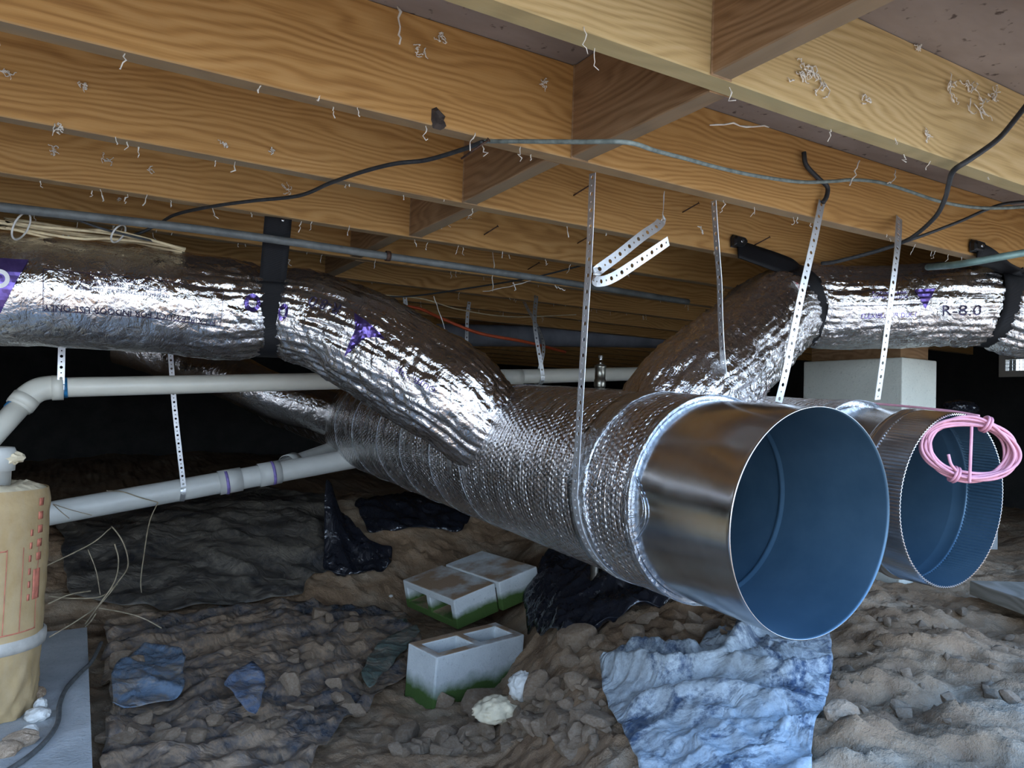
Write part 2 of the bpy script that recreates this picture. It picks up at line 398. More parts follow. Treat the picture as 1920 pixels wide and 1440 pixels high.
m = M('kraft_paper', .75, 0, (.5, .38, .2), .3); c = m.co('Object'); n = m.noise(c, 14, 5, .6); n2 = m.noise(m.co('Object', (1, 1, .3)), 60, 4)
m.color(m.mix(m.rng(n2, .4, .7, 0, .5), m.ramp(n, [(.3, (.34, .225, .10)), (.7, (.46, .33, .17))]), (.40, .30, .18))); m.bump(n, .5, .008); KRAFT = m.m

# ------------------------------------------------------------------ structure
H0, H1, JT, JS, JY = .49, .674, .038, .406, .773
_p1, _p2, _p3 = at(1818, 1088, Z=-.46), at(1990, 1150, Z=-.46), at(1945, 990, Z=-.46)
_ex = unit(_p2-_p1); _ey = unit(_p3-_p1-_ex*np.dot(_p3-_p1, _ex))
FLAT = [(_p1, _ex, _ey, 1.0, .26, -.57), (A(2.3, 1.75, 0), A(1, 0, 0), A(0, 1, 0), 1.2, 1.1, -.52)]
def G(x, y):
    """ground height of the crawlspace"""
    x = np.asarray(x, float); y = np.asarray(y, float)
    b = x-.55*(y-1.6)
    z = np.interp(b, [-2, -.4, 0, .45, .92, 1.04, 1.15, 1.35, 1.7, 2.3, 6], [-.8, -.82, -.86, -.92, -.93, -.84, -.73, -.655, -.60, -.565, -.55])
    back = sstep(2.95, 3.9, y); z = z*(1-back)+back*(-.60+.05*np.sin(1.3*x))
    z = z-.05*np.exp(-(((x-1.15)/.3)**2+((y-2.25)/.25)**2))
    for (q0, qx, qy, lx, ly, zz) in FLAT:
        u_ = (x-q0[0])*qx[0]+(y-q0[1])*qx[1]; v_ = (x-q0[0])*qy[0]+(y-q0[1])*qy[1]
        w_ = sstep(-.10, -.02, u_)*sstep(lx+.10, lx+.02, u_)*sstep(-.45, -.12, v_)*sstep(ly+.10, ly+.02, v_); z = z*(1-w_)+w_*np.minimum(z, zz)
    front = sstep(.7, -.2, y); z = z*(1-front)+front*(-.66)
    return z
def Gd(x, y):
    z = G(x, y); P = np.stack([x, y, np.zeros_like(x)], -1)
    b = x-.55*(y-1.6)
    d = .05*fbm(P*2.1, 4)+.03*fbm(P*A(5, 5, 1)+9, 4, True)
    lump = sstep(.75, 1.0, b)*sstep(1.9, 1.3, b)*sstep(3.0, 2.2, y)
    d = d+lump*.035*np.maximum(0, fbm(P*11+4, 4, True))
    Q = P@rotz(.9).T; d = d+(sstep(1.2, 1.6, b)-.65*sstep(2.1, 2.45, b))*.062*fbm(Q*A(3.2, 7.5, 1)+2, 5, True)
    d = d+.010*fbm(P*19+8, 3, True)
    return z+d
xs = np.concatenate([np.linspace(-5, -1.25, 20), np.linspace(-1.2, 3.2, 440), np.linspace(3.3, 7.2, 22)])
ys = np.concatenate([np.linspace(-.5, .3, 10), np.linspace(.33, 4.4, 400), np.linspace(4.5, 8.2, 22)])
gx, gy = np.meshgrid(xs, ys, indexing='ij'); gz = Gd(gx, gy)
def Gs(x, y):
    i = int(np.clip(np.searchsorted(xs, x), 1, len(xs)-1)); j = int(np.clip(np.searchsorted(ys, y), 1, len(ys)-1))
    return float(gz[i-1:i+1, j-1:j+1].mean())
fl = obj('floor', np.stack([gx, gy, gz], -1).reshape(-1, 3), grid_faces(len(xs), len(ys))[:, ::-1], GROUND)
tag(fl, 'bare brown clay ground of the crawlspace', None, kind='structure')
V, Fc = box_geo(-45, 45, -60, -.48, -1.0, -.68)
tag(obj('ground_outdoors', V, Fc, OUTG, smooth=False), 'sunlit bare ground outside the opening', None, kind='structure')
V, Fc = box_geo(-5.1, 7.3, .34, 8.3, H1, H1+.03)
ceil = tag(obj('ceiling', V, Fc, SUBFLOOR, smooth=False), 'grey brown subfloor boarding above the joists', None, kind='structure')
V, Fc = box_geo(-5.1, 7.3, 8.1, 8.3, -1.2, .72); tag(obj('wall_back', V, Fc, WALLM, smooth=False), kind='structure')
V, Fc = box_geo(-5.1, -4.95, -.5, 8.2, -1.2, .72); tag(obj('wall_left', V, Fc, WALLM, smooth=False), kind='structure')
# right wall with a vent opening
WX = 5.3
_v0, _v1 = at(1876, 664, X=WX), at(1935, 706, X=WX)
vY0, vY1, vZ0, vZ1 = _v1[1]-.12, _v0[1], _v1[2], _v0[2]
parts = [box_geo(WX, WX+.2, -.5, vY0, -1.2, .72), box_geo(WX, WX+.2, vY1, 8.2, -1.2, .72), box_geo(WX, WX+.2, vY0, vY1, -1.2, vZ0), box_geo(WX, WX+.2, vY0, vY1, vZ1, .72)]
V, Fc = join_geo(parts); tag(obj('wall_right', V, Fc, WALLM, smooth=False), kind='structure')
parts = [box_geo(-5.1, -3.6, .22, .36, -1.2, .72), box_geo(3.4, 5.4, .22, .36, -1.2, .72)]
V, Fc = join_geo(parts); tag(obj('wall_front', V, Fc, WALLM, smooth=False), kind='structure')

# joists
JL = {-1: 'floor joist just behind the viewer overhead', 0: 'floor joist directly overhead in front of the camera',
      1: 'pale yellow floor joist crossing the top right corner, nearest in view', 2: 'amber floor joist with a dark bark patch, second nearest in view',
      3: 'amber floor joist holding the left buckle, third nearest in view', 4: 'amber floor joist above the left black strap, fourth nearest in view',
      5: 'brown floor joist fifth from the front, behind the grey conduit', 6: 'brown floor joist sixth from the front, above the silver branch'}
joist = {}
for k in range(0, 17):
    y0 = JY+JS*(k-1); n = 120
    X = np.linspace(-4.9, 5.25, n); xo = .3
    prof = A([0, H0], [JT, H0], [JT, H1-.0005], [0, H1-.0005])
    V = []
    for x in X:
        for q, (yy, zz) in enumerate(prof):
            w = fbm(A(x*2.2, q*3.1, k*5.7), 3)
            V.append([x-xo, yy+.0015*w-JT/2, zz+(.003*w if q < 2 else 0)-H0])
    Fc = grid_faces(n, 4, True).tolist()+[[0, 1, 2, 3], [(n-1)*4+3, (n-1)*4+2, (n-1)*4+1, (n-1)*4]]
    o = obj('floor_joist', V, Fc, W_PALE if k == 1 else W_AMBER, smooth=False); o.location = (xo, y0+JT/2, H0); bevel(o, .002, 1)
    if k < 7: tag(o, JL[k], 'joist', 'floor joists')
    else: tag(o, 'dark floor joist far back beyond the orange cord', 'joist', 'far floor joists')
    joist[k] = o
def blocking(k, x, label, tilt=0.):
    """solid blocking board between joist k and k+1"""
    y0 = JY+JS*(k-1)+JT+.001; y1 = JY+JS*k-.001; n = 14; V = []
    for i in range(n):
        t = i/(n-1); yy = y0+(y1-y0)*t
        for q, (xx, zz) in enumerate(((0, H0+.002), (JT, H0+.002), (JT, H1-.001), (0, H1-.001))):
            w = fbm(A(yy*3, q*2.2, k*3.3), 3); V.append([yy-(y0+y1)/2, -(xx+.001*w+tilt*t), zz-H0+(.003*w if q < 2 else 0)])
    Fc = grid_faces(n, 4, True).tolist()+[[0, 1, 2, 3], [(n-1)*4+3, (n-1)*4+2, (n-1)*4+1, (n-1)*4]]
    o = obj('blocking_board', V, Fc, W_BLOCK, smooth=False); o.location = (x, (y0+y1)/2, H0); o.rotation_euler = (0, 0, math.pi/2); bevel(o, .002, 1)
    return tag(o, label, 'board', 'blocking boards')
blocking(0, .762, 'wood blocking board at top right, nearest of the blocking row')
blocking(1, .80, 'wood blocking board between the pale joist and the bark patched joist')
blocking(2, .768, 'wood blocking board under the black cable, third nearest of its row')
blocking(3, .80, 'wood blocking board fringed with cobwebs, fourth nearest of its row')
blocking(4, .757, 'small looking wood blocking board above the conduit clamp, fifth of its row')
blocking(5, .79, 'small wood blocking board just above the silver branch top')
blocking(6, .77, 'dark far blocking board behind the silver branch')

# ------------------------------------------------------------------ trunk ducts
E1, D1, R1, RI1, L1 = A(1.1183, .8576, -.177), unit(A(.0245, 1, .0391)), .203, .2134, .256
E2, D2, R2, RI2 = A(1.5391, .8543, -.1511), unit(A(.0248, 1, .0392)), .178, .192
def axis1(s): return E1+D1*s
def wrap_tube(name, C, D, prof, mat, parent, n=150, step=.012, amp=.0035, seed=0.):
    s = np.arange(prof[0][0], prof[-1][0], step); r = np.interp(s, [p[0] for p in prof], [p[1] for p in prof])
    a = unit(np.cross(D, A(0, 0, 1))); b = np.cross(a, D); ph = np.linspace(0, 2*np.pi, n+1)
    S, PH = np.meshgrid(s, ph, indexing='ij'); RR = np.repeat(r[:, None], n+1, 1)
    Q = np.stack([S*6, np.cos(PH)*1.5+seed, np.sin(PH)*1.5], -1)
    RR = RR+amp*fbm(Q, 4)+amp*.5*np.minimum(0, fbm(Q*A(3, .6, .6)+5, 3, True))
    V = np.asarray(C)+S[..., None]*D+RR[..., None]*(np.cos(PH)[..., None]*a+np.sin(PH)[..., None]*b)
    uv = np.stack([S, PH*r.mean()], -1).reshape(-1, 2)
    return obj(name, V.reshape(-1, 3), grid_faces(len(s), n+1)[:, ::-1], mat, parent, True, uv)
def ring_band(name, C, D, s0, s1, r, mat, parent, n=120, jag=.004, lift=.0016, seed=1.):
    ss = np.linspace(s0, s1, 6); ph = np.linspace(0, 2*np.pi, n, endpoint=False)
    a = unit(np.cross(D, A(0, 0, 1))); b = np.cross(a, D); V = []
    for i, s in enumerate(ss):
        j = fbm(np.stack([np.cos(ph)*4+seed, np.sin(ph)*4, np.full(n, i*.3)], -1), 3)
        rr = r+lift+.0012*fbm(np.stack([np.cos(ph)*9+seed, np.sin(ph)*9, np.full(n, i*1.)], -1), 2)
        sj = s+(jag*j if i in (0, 5) else 0)
        V.append(np.asarray(C)+sj[:, None]*D if np.ndim(sj) else np.tile(np.asarray(C)+s*D, (n, 1)))
        V[-1] = V[-1]+(np.cos(ph)*rr)[:, None]*a+(np.sin(ph)*rr)[:, None]*b
    o = obj(name, np.vstack(V), grid_faces(6, n, True), mat, parent); solidify(o, .0008); return o

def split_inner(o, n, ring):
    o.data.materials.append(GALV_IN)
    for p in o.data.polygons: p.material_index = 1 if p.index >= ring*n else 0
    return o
t1 = empty('trunk_duct', axis1(0)-A(0, 0, R1), 'large round trunk duct in bubble foil wrap with a bare metal open end', 'duct', 'trunk ducts')
prof = [(L1+.06, R1), (.2, R1), (.01, R1), (.004, R1), (0, R1+.0006), (-.001, R1-.001), (.004, R1-.0025), (.006, R1-.0025), (.02, R1-.0025), (.12, R1-.0025), (.236, R1-.0025), (.241, R1-.0025), (.243, R1-.0025), (.247, R1-.0065), (.253, R1-.0065), (.257, R1-.0025), (.259, R1-.0025), (.27, R1-.0025), (.4, R1-.0025), (.7, R1-.0025), (1.2, R1-.0025), (2.35, R1-.0025), (2.36, .01)]
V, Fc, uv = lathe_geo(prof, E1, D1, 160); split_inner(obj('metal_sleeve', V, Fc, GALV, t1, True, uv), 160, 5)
V, Fc, uv = lathe_geo([(L1, R1+.0005), (L1-.002, RI1-.004), (L1+.001, RI1+.001), (L1+.006, RI1+.001)], E1, D1, 160)
wrap_tube('bubble_wrap', E1, D1, [(L1, RI1), (2.36, RI1), (2.40, RI1-.004), (2.44, .185), (2.50, .168), (4.6, .160)], BUBBLE, t1)
ring_band('edge_tape', E1, D1, L1-.008, L1+.012, RI1-.001, TAPE, t1, 140, .006)
obj('wrap_edge', V, Fc, TAPE, t1, True)
sL = None
for s in np.linspace(.3, .8, 60):
    a = unit(np.cross(D1, A(0, 0, 1))); P = axis1(s)-a*0
    ph = np.linspace(0, 2*np.pi, 90); b = np.cross(a, D1)
    C = axis1(s)+RI1*(np.cos(ph)[:, None]*a+np.sin(ph)[:, None]*b); x = (960+F_PX*(C@CR)/(C@CF)).min()
    if x < 1083: sL = s; break
sL = sL or .42
ring_band('seam_tape', E1, D1, sL-.035, sL+.03, RI1+.001, TAPE, t1, 140, .01, seed=3.)
for s in (1.02, 1.24, 1.50, 1.74, 2.05, 2.3): ring_band('crease_band', E1, D1, s-.006, s+.006, RI1+.0012, TAPE, t1, 110, .008, .001, seed=s*7)
# curl of loose tape at the wrap edge
ph = np.linspace(-1.2, 1.5, 30); Pc = at(1196, 905, Y=1.05)
c0 = None
a1 = unit(np.cross(D1, A(0, 0, 1))); b1 = np.cross(a1, D1)
def on1(s, ang, off=0.):   # ang measured from the camera-left side upwards
    d = -a1*math.cos(ang)+b1*math.sin(ang)
    if np.dot(-a1, A(1, 0, 0)) > 0: d = a1*math.cos(ang)+b1*math.sin(ang)
    return axis1(s)+d*(R1+off)
cu = [on1(L1-.004-.045*math.sin(q), .25-.62*(q/math.pi), .0035) for q in np.linspace(0, math.pi, 24)]
tube('tape_curl', np.array(cu), .0016, TAPE, t1, 6)
cu = [on1(L1-.004-.037*math.sin(q), .22-.50*(q/math.pi), .003) for q in np.linspace(0, math.pi, 24)]
tube('tape_curl', np.array(cu), .0009, TAPE, t1, 6)

t2 = empty('crimped_trunk_duct', E2-A(0, 0, R2), 'smaller round trunk duct with a ribbed crimped open end beside the large one', 'duct', 'trunk ducts')
nF = 300
prof = [(.075, R2), (.070, R2-.001), (.004, R2-.003), (0, R2-.004), (0, R2-.006), (.004, R2-.006), (.070, R2-.004), (.075, R2-.003)]
fl2 = [0, .0025, .0032, .0032, .0032, .0032, .0025, 0]
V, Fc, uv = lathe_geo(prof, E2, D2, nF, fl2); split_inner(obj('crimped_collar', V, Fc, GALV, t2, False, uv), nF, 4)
prof = [(.34, R2), (.105, R2), (.100, R2+.003), (.093, R2+.005), (.086, R2+.003), (.080, R2), (.074, R2), (.074, R2-.003), (.080, R2-.003), (.093, R2+.001), (.106, R2-.003), (.108, R2-.003), (.12, R2-.003), (.3, R2-.003), (.8, R2-.003), (2.3, R2-.003), (2.31, .01)]
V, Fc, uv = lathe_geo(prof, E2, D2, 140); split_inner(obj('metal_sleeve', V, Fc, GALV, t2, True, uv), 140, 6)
wrap_tube('bubble_wrap', E2, D2, [(.235, RI2), (3.6, RI2)], BUBBLE, t2, 120, .016, seed=9.)
V, Fc, uv = lathe_geo([(.236, R2+.0005), (.233, RI2-.003), (.237, RI2+.001)], E2, D2, 120); obj('wrap_edge', V, Fc, TAPE, t2)
ring_band('edge_tape', E2, D2, .222, .262, RI2, TAPE, t2, 120, .012, seed=5.)

# ------------------------------------------------------------------ flex ducts
class Flex:
    def __init__(s, pts, rad, seed, amp=.006, n=330, m=190):
        s.P = catmull(pts, n); s.s = arclen(s.P); s.L = s.s[-1]; s.seed = seed; s.amp = amp; s.n, s.m = n, m
        s.T = unit(np.gradient(s.P, axis=0)); N = -s.P; N = N-s.T*np.sum(N*s.T, 1)[:, None]; s.N = unit(N); s.B = np.cross(s.N, s.T)
        tt = np.array([s.s[np.argmin(np.linalg.norm(s.P-np.asarray(q), axis=1))] for q in pts]); s.R = np.interp(s.s, tt, rad); s.pin = []; s.cru = None
    def near(s, p): return float(s.s[np.argmin(np.linalg.norm(s.P-p, axis=1))])
    def fr(s, a): return [np.stack([np.interp(a, s.s, Q[:, k]) for k in range(3)], -1) for Q in (s.P, s.T, s.N, s.B)]
    def rad(s, a, ph):
        r = np.interp(a, s.s, s.R)
        for (c, w, d) in s.pin:
            r = r-d*np.exp(-((a-c)/w)**2)
        Q = np.stack([a*9, np.cos(ph)*1.25+s.seed, np.sin(ph)*1.25], -1)
        Q2 = np.stack([a*22+2.2*ph, np.cos(ph)*2.2+s.seed, np.sin(ph)*2.2], -1)
        w = sum((np.exp(-((a-c)/(w_*3.2))**2) for (c, w_, d) in s.pin), np.zeros_like(a))
        w = np.minimum(1.2, w+(np.interp(a, s.cru[0], s.cru[1]) if s.cru else 0))
        r = r+s.amp*fbm(Q, 3)+s.amp*.6*fbm(Q2, 4, True)*(.25+1.7*np.minimum(1, w))
        Q3 = np.stack([a*4, np.cos(ph)*7+s.seed, np.sin(ph)*7], -1)
        return r+s.amp*1.25*np.minimum(1, w)*fbm(Q3, 3, True)
    def pos(s, a, ph, off=0.):
        a = np.asarray(a, float); ph = np.asarray(ph, float)
        P, T, N, B = s.fr(a); r = s.rad(a, ph)+off
        return P+r[..., None]*(np.cos(ph)[..., None]*N+np.sin(ph)[..., None]*B)
    def build(s, parent, name='foil_jacket', mat=None):
        a = np.linspace(0, s.L, s.n); ph = np.linspace(0, 2*np.pi, s.m+1)[:-1]
        S, PH = np.meshgrid(a, ph, indexing='ij'); V = s.pos(S, PH)
        uv = np.stack([S, PH*.13], -1).reshape(-1, 2)
        return obj(name, V.reshape(-1, 3), grid_faces(s.n, s.m, True), mat or FOIL, parent, True, uv)
    def decal(s, name, V2, Fc, a0, ph0, mat, parent, rot=0., size=1., off=.0022):
        """lay a flat outline (metres) on the jacket: x along the duct, y around it"""
        bm = bmesh.new(); vs = [bm.verts.new((float(x), float(y), 0)) for x, y in V2]
        for f in Fc:
            try: bm.faces.new([vs[i] for i in f])
            except ValueError: pass
        bmesh.ops.triangulate(bm, faces=bm.faces)
        for _ in range(4):
            lg = [e for e in bm.edges if e.calc_length()*size > .011]
            if not lg: break
            bmesh.ops.subdivide_edges(bm, edges=lg, cuts=1); bmesh.ops.triangulate(bm, faces=bm.faces)
        Q = np.array([v.co[:2] for v in bm.verts])*size; c, sn = math.cos(rot), math.sin(rot); Q = Q@np.array([[c, sn], [-sn, c]])
        bm.verts.index_update(); F_ = [[v.index for v in f.verts] for f in bm.faces]; bm.free()
        off = off+(.0015 if size*float(np.ptp(Q[:, 1])) > .025 else 0.)
        a = np.clip(a0+Q[:, 0], 0, s.L); ph = ph0+Q[:, 1]/.13
        return obj(name, s.pos(a, ph, off), F_, mat, parent, False)
    def ring(s, a, ph, off=.004): return s.pos(np.full(len(ph), a), np.asarray(ph, float), off)
def text_geo(txt, h=.02):
    cu = bpy.data.curves.new('t', 'FONT'); cu.body = txt; cu.size = h; cu.align_x = 'CENTER'; cu.align_y = 'CENTER'; cu.resolution_u = 2
    o = bpy.data.objects.new('t', cu); COL.objects.link(o); bpy.context.view_layer.update()
    me = bpy.data.meshes.new_from_object(o.evaluated_get(bpy.context.evaluated_depsgraph_get()))
    V = [(v.co.x, v.co.y) for v in me.vertices]; Fc = [list(p.vertices) for p in me.polygons]
    bpy.data.objects.remove(o); bpy.data.curves.remove(cu); bpy.data.meshes.remove(me); return V, Fc
def rect2(x0, x1, y0, y1): return [(x0, y0), (x1, y0), (x1, y1), (x0, y1)], [[0, 1, 2, 3]]
def frame2(x0, x1, y0, y1, t):
    V, Fc = [], []
    for r in ((x0, x1, y0, y0+t), (x0, x1, y1-t, y1), (x0, x0+t, y0, y1), (x1-t, x1, y0, y1)):
        v, f = rect2(*r); Fc.append([len(V)+i for i in f[0]]); V += v
    return V, Fc

# left flex duct
_q = at(-420, 520, Y=2.2)
fL = Flex([A(-4.7, 2.2, _q[2]+.02), A(-1.6, 2.2, _q[2]), _q, at(-150, 533, Y=2.2), at(100, 547, Y=2.2), at(280, 562, Y=2.2), at(430, 581, Y=2.2), at(522, 585, Y=2.19), at(605, 605, Y=2.13), at(695, 648, Y=2.05), at(780, 700, Y=1.97), at(848, 742, Y=1.90), axis1(1.0)+A(-.14, 0, .085), axis1(.96)+A(-.08, 0, .06)],
          [.134, .134, .134, .136, .138, .138, .134, .126, .130, .140, .144, .140, .124, .112], 2.0, .006, 820)
sLs = fL.near(at(505, 590, Y=2.2)); fL.pin = [(sLs, .045, .014)]; fL.cru = ([0, sLs-.35, sLs-.1, sLs+.1, fL.L], [0, .12, .6, 1.0, 1.1])
eL = empty('flex_duct', at(280, 562, Y=2.2)-A(0, 0, .136), 'silver foil flex duct running in from the left and bending down to the trunk', 'duct', 'foil flex ducts')
fL.build(eL)
def put_text(fx, txt, h, a, ph, parent, rot=0., mat=None):
    V, Fc = text_geo(txt, h); fx.decal('printed_text', V, Fc, a, ph, mat or INK_BLACK, parent, rot)
def s_at(fx, px, py, Y): return fx.near(at(px, py, Y=Y))
a0 = s_at(fL, 250, 560, 2.2); R0 = .136
V, Fc = frame2(-.20, .20, -.046, .046, .0012); fL.decal('printed_frame', V, Fc, a0, .02, INK_BLACK, eL)
put_text(fL, 'FLEXIBLE DUCT FOR INDOOR USE ONLY', .021, a0-.005, -.27, eL, math.pi)
for k, t in enumerate(('THERMAL RESISTANCE R-8.0   DIAMETER 8 IN.', 'FLAME SPREAD 25   SMOKE DEVELOPED 50', 'MAX. PRESSURE 10 IN. W.G.')):
    put_text(fL, t, .011, a0-.04, .10+k*.10, eL, math.pi)
V, Fc = [(-.05, .055), (.05, .055), (0, -.055)], [[0, 2, 1]]
aT = s_at(fL, 12, 545, 2.2); fL.decal('printed_triangle', V, Fc, aT, .05, INK, eL, 0, 1.1)
q = np.linspace(0, 2*np.pi, 25)[:-1]; ringV = [(math.cos(t)*.02, math.sin(t)*.02) for t in q]+[(math.cos(t)*.011, math.sin(t)*.011) for t in q]
ringF = [[i, (i+1) % 24, 24+(i+1) % 24, 24+i] for i in range(24)]
fL.decal('printed_ring', ringV, ringF, aT, .16, LABEL_W, eL, 0, 1., .0034)
fL.decal('printed_ring', ringV, ringF, s_at(fL, 458, 565, 2.2), .16, INK, eL, 0, 1.1)
fL.decal('printed_ring', ringV, ringF, s_at(fL, 552, 585, 2.16), .0, INK, eL, 0, 1.1)
put_text(fL, 'R-8.0', .042, s_at(fL, 620, 610, 2.1), .35, eL, math.pi)
V, Fc = [(-.055, .03), (.055, .03), (.015, 0), (0, -.07), (-.02, 0)], [[0, 4, 2, 1], [4, 3, 2]]
fL.decal('printed_mark', V, Fc, s_at(fL, 690, 655, 2.04), .10, INK, eL, -.2)
put_text(fL, 'OUTER JACKET', .018, s_at(fL, 800, 720, 1.93), -.1, eL, math.pi, INK)

# right flex duct
fR = Flex([axis1(.50)+A(.06, 0, .07), at(1278, 757, Y=1.36), at(1340, 695, Y=1.43), at(1402, 638, Y=1.52), at(1455, 590, Y=1.58), at(1500, 574, Y=1.58), at(1570, 577, Y=1.52), at(1680, 575, Y=1.42), at(1780, 571, Y=1.32), at(1860, 573, Y=1.25), at(1935, 592, Y=1.18), at(2080, 600, Y=1.08), at(2400, 600, Y=.95)],
          [.122, .128, .130, .130, .128, .124, .126, .126, .124, .122, .126, .126, .124], 5.0, .0072)
sR1 = fR.near(at(1478, 577, Y=1.59)); sR2 = fR.near(at(1858, 573, Y=1.25)); fR.pin = [(sR1, .04, .016), (sR2, .035, .012)]; fR.cru = ([0, sR1, sR1+.1, sR2, sR2+.1], [1., .8, .5, .35, 1.])
eR = empty('flex_duct', at(1680, 575, Y=1.42)-A(0, 0, .126), 'silver foil flex duct rising from the trunk and running off to the right', 'duct', 'foil flex ducts')
fR.build(eR, mat=FOIL_R)
put_text(fR, 'R-8.0', .044, s_at(fR, 1772, 600, 1.32), -.15, eR)
put_text(fR, 'FLEXIBLE AIR DUCT', .02, s_at(fR, 1640, 590, 1.45), -.2, eR, 0, INK)
V, Fc = frame2(-.17, .10, -.035, .035, .0012); fR.decal('printed_frame', V, Fc, s_at(fR, 1640, 590, 1.45), -.22, INK_BLACK, eR)
for k, t in enumerate(('THERMAL RESISTANCE', 'FLAME SPREAD INDEX')): put_text(fR, t, .011, s_at(fR, 1640, 580, 1.45), .22+.1*k, eR, 0, INK)
V, Fc = [(-.03, .03), (.04, .03), (.005, -.03)], [[0, 2, 1]]; fR.decal('printed_mark', V, Fc, s_at(fR, 1700, 555, 1.4), .15, INK, eR)
V, Fc = rect2(-.03, .03, -.008, .008); lt = fR.decal('paper_tag', V, Fc, s_at(fR, 1432, 588, 1.59)-.01, .12, LABEL_W, eR, 1.0, 1., .004)
V, Fc = text_geo('INSPECTED', .009); fR.decal('tag_print', V, Fc, s_at(fR, 1432, 588, 1.59)-.01, .12, RED, eR, 1.0, 1., .0055)

# far foil duct seen glinting in the dark on the left, and one beyond the pier
fB = Flex([at(230, 640, Y=4.0), at(330, 672, Y=3.9), at(430, 705, Y=3.7), at(520, 745, Y=3.6), axis1(2.72)], [.11, .11, .11, .11, .11], 8.0, .006, 120, 90)
eB = empty('flex_duct', at(400, 700, Y=3.8)-A(0, 0, .11), 'dim far foil flex duct glinting in the dark behind the white pipe', 'duct', 'foil flex ducts'); fB.build(eB)
tb = tube('wrapped_pipe', resample(A(at(820, 628, Y=3.75), at(1120, 632, Y=3.75), at(1420, 640, Y=3.75)), 30), .062, GREYWRAP, None, 24)
tag(tb, 'long grey wrapped pipe hung under the far joists', 'pipe')

# ------------------------------------------------------------------ black webbing straps
def webbing(fx, sc, ph0, ph1, top, topdir, name_label, width=.062, buckle=None, lower=None):
    root = empty('webbing_strap', top, name_label, 'strap', 'black webbing straps')
    ph = np.linspace(ph0, ph1, 26)
    P, T, N, B = fx.fr(np.array([sc]))
    rr = float(np.mean(fx.rad(np.full(40, sc), np.linspace(0, 6.28, 40))))+.012
    ringp = P[0]+rr*(np.cos(ph)[:, None]*N[0]+np.sin(ph)[:, None]*B[0])
    pts = np.vstack([np.asarray(top)[None], (np.asarray(top)*.5+ringp[0]*.5)[None], ringp])
    wd = np.vstack([np.asarray(topdir)[None], T[0][None], T[0][None], T[0][None], T[0][None], T[0][None]])
    ribbon('webbing', pts, wd, width, WEBBING, root, .003, 90)
    return root
wL = webbing(fL, sLs, .75, -2.6, at(522, 408, Y=2.012), A(1, 0, 0), 'broad black webbing strap slung under the left flex duct from a joist', .070)
V, Fc, _ = lathe_geo([(0, .001), (0, .004), (.003, .004), (.003, .001)], at(530, 413, Y=1.985), A(0, -1, 0), 12, closed=True); obj('screw_head', V, Fc, CHROME, wL)
def buckle(root, C, sx=.052):
    # cam buckle: rounded wedge body with a lever lip and a screw
    L = []
    for z0, z1, y, w0, w1 in ((-.016, .018, 0., 1., .95), (-.014, .016, -.012, .96, .85), (-.008, .010, -.020, .78, .62)):
        L.append((y, [(-sx*w0*.5, z0), (sx*.30*w1, z0*.9), (sx*.55*w1, z0*.2), (sx*.62*w1, z1*.35), (sx*.4*w1, z1), (-sx*.36*w0, z1*1.05), (-sx*.52*w0, z1*.5)]))
    V = [np.asarray(C)+A(x, y, z) for y, pr in L for x, z in pr]; k = 7
    Fc = grid_faces(3, k, True).tolist()+[[2*k+i for i in range(k)][::-1], list(range(k))]
    o = obj('buckle', V, Fc, BUCKLE, root, False); bevel(o, .002)
    V, Fc, _ = lathe_geo([(0, .0045), (.002, .0045), (.003, .003)], np.asarray(C)+A(0, -.020, .001), A(0, -1, 0), 12, closed=True); obj('screw_head', V, Fc, CHROME, o)
tp1 = at(1383, 466, Y=1.572); wR1 = webbing(fR, sR1, 1.0, -1.9, tp1, A(.8, .1, .5), 'black webbing strap with buckle at the elbow of the right flex duct', .066)
buckle(wR1, at(1381, 455, Y=1.583)+A(0, -.003, 0))
tp2 = at(1832, 474, Y=1.165); wR2 = webbing(fR, sR2, .9, -2.2, tp2, A(.9, 0, .1), 'black webbing strap with buckle at the right end of the right flex duct', .060)
buckle(wR2, at(1826, 464, Y=1.177)+A(0, -.003, 0))

# ------------------------------------------------------------------ perforated hanger straps
HG = 'perforated hanger straps'
a = a1 if a1[0] < 0 else -a1
ring = [axis1(sL)+(RI1+.004)*(a*math.cos(q)+A(0, 0, 1)*math.sin(q)) for q in np.linspace(.05, -2.2, 22)]
perf_strap('hanger_strap', [at(1111, 325, Y=1.221), at(1105, 470, Y=1.235), at(1096, 620, Y=1.26)]+ring, A(0, 1, 0), STEEL, 'long perforated steel strap slung around the large trunk duct', HG)
perf_strap('hanger_strap', [at(1245, 362, Y=1.225), at(1243, 400, Y=1.22), at(1236, 420, Y=1.20), at(1205, 442, Y=1.19), at(1160, 478, Y=1.18), at(1120, 508, Y=1.175), at(1112, 521, Y=1.185), at(1122, 528, Y=1.20), at(1150, 520, Y=1.21), at(1200, 488, Y=1.215), at(1256, 450, Y=1.22)],
           [A(.6, .8, 0), A(.4, .2, .8), A(.3, .1, .9), A(.3, .1, .9), A(.35, 0, .9), A(.3, -.1, .9)], STEEL, 'loose perforated steel strap curled back into a hanging loop', HG)
perf_strap('hanger_strap', [at(1338, 376, Y=1.222), at(1343, 450, Y=1.23), at(1349, 530, Y=1.24), at(1351, 600, Y=1.25), at(1356, 680, Y=1.25), at(1366, 746, Y=1.26)], A(.25, .95, 0), STEEL, 'twisted perforated strap seen edge on before the right flex duct', HG)
perf_strap('hanger_strap', [at(1541, 378, Y=1.172), at(1526, 450, Y=1.165), at(1501, 560, Y=1.16), at(1475, 690, Y=1.16), at(1459, 757, Y=1.17)], A(1, 0, -.1), STEEL, 'bright perforated strap slanting down past the elbow strap', HG, .023)
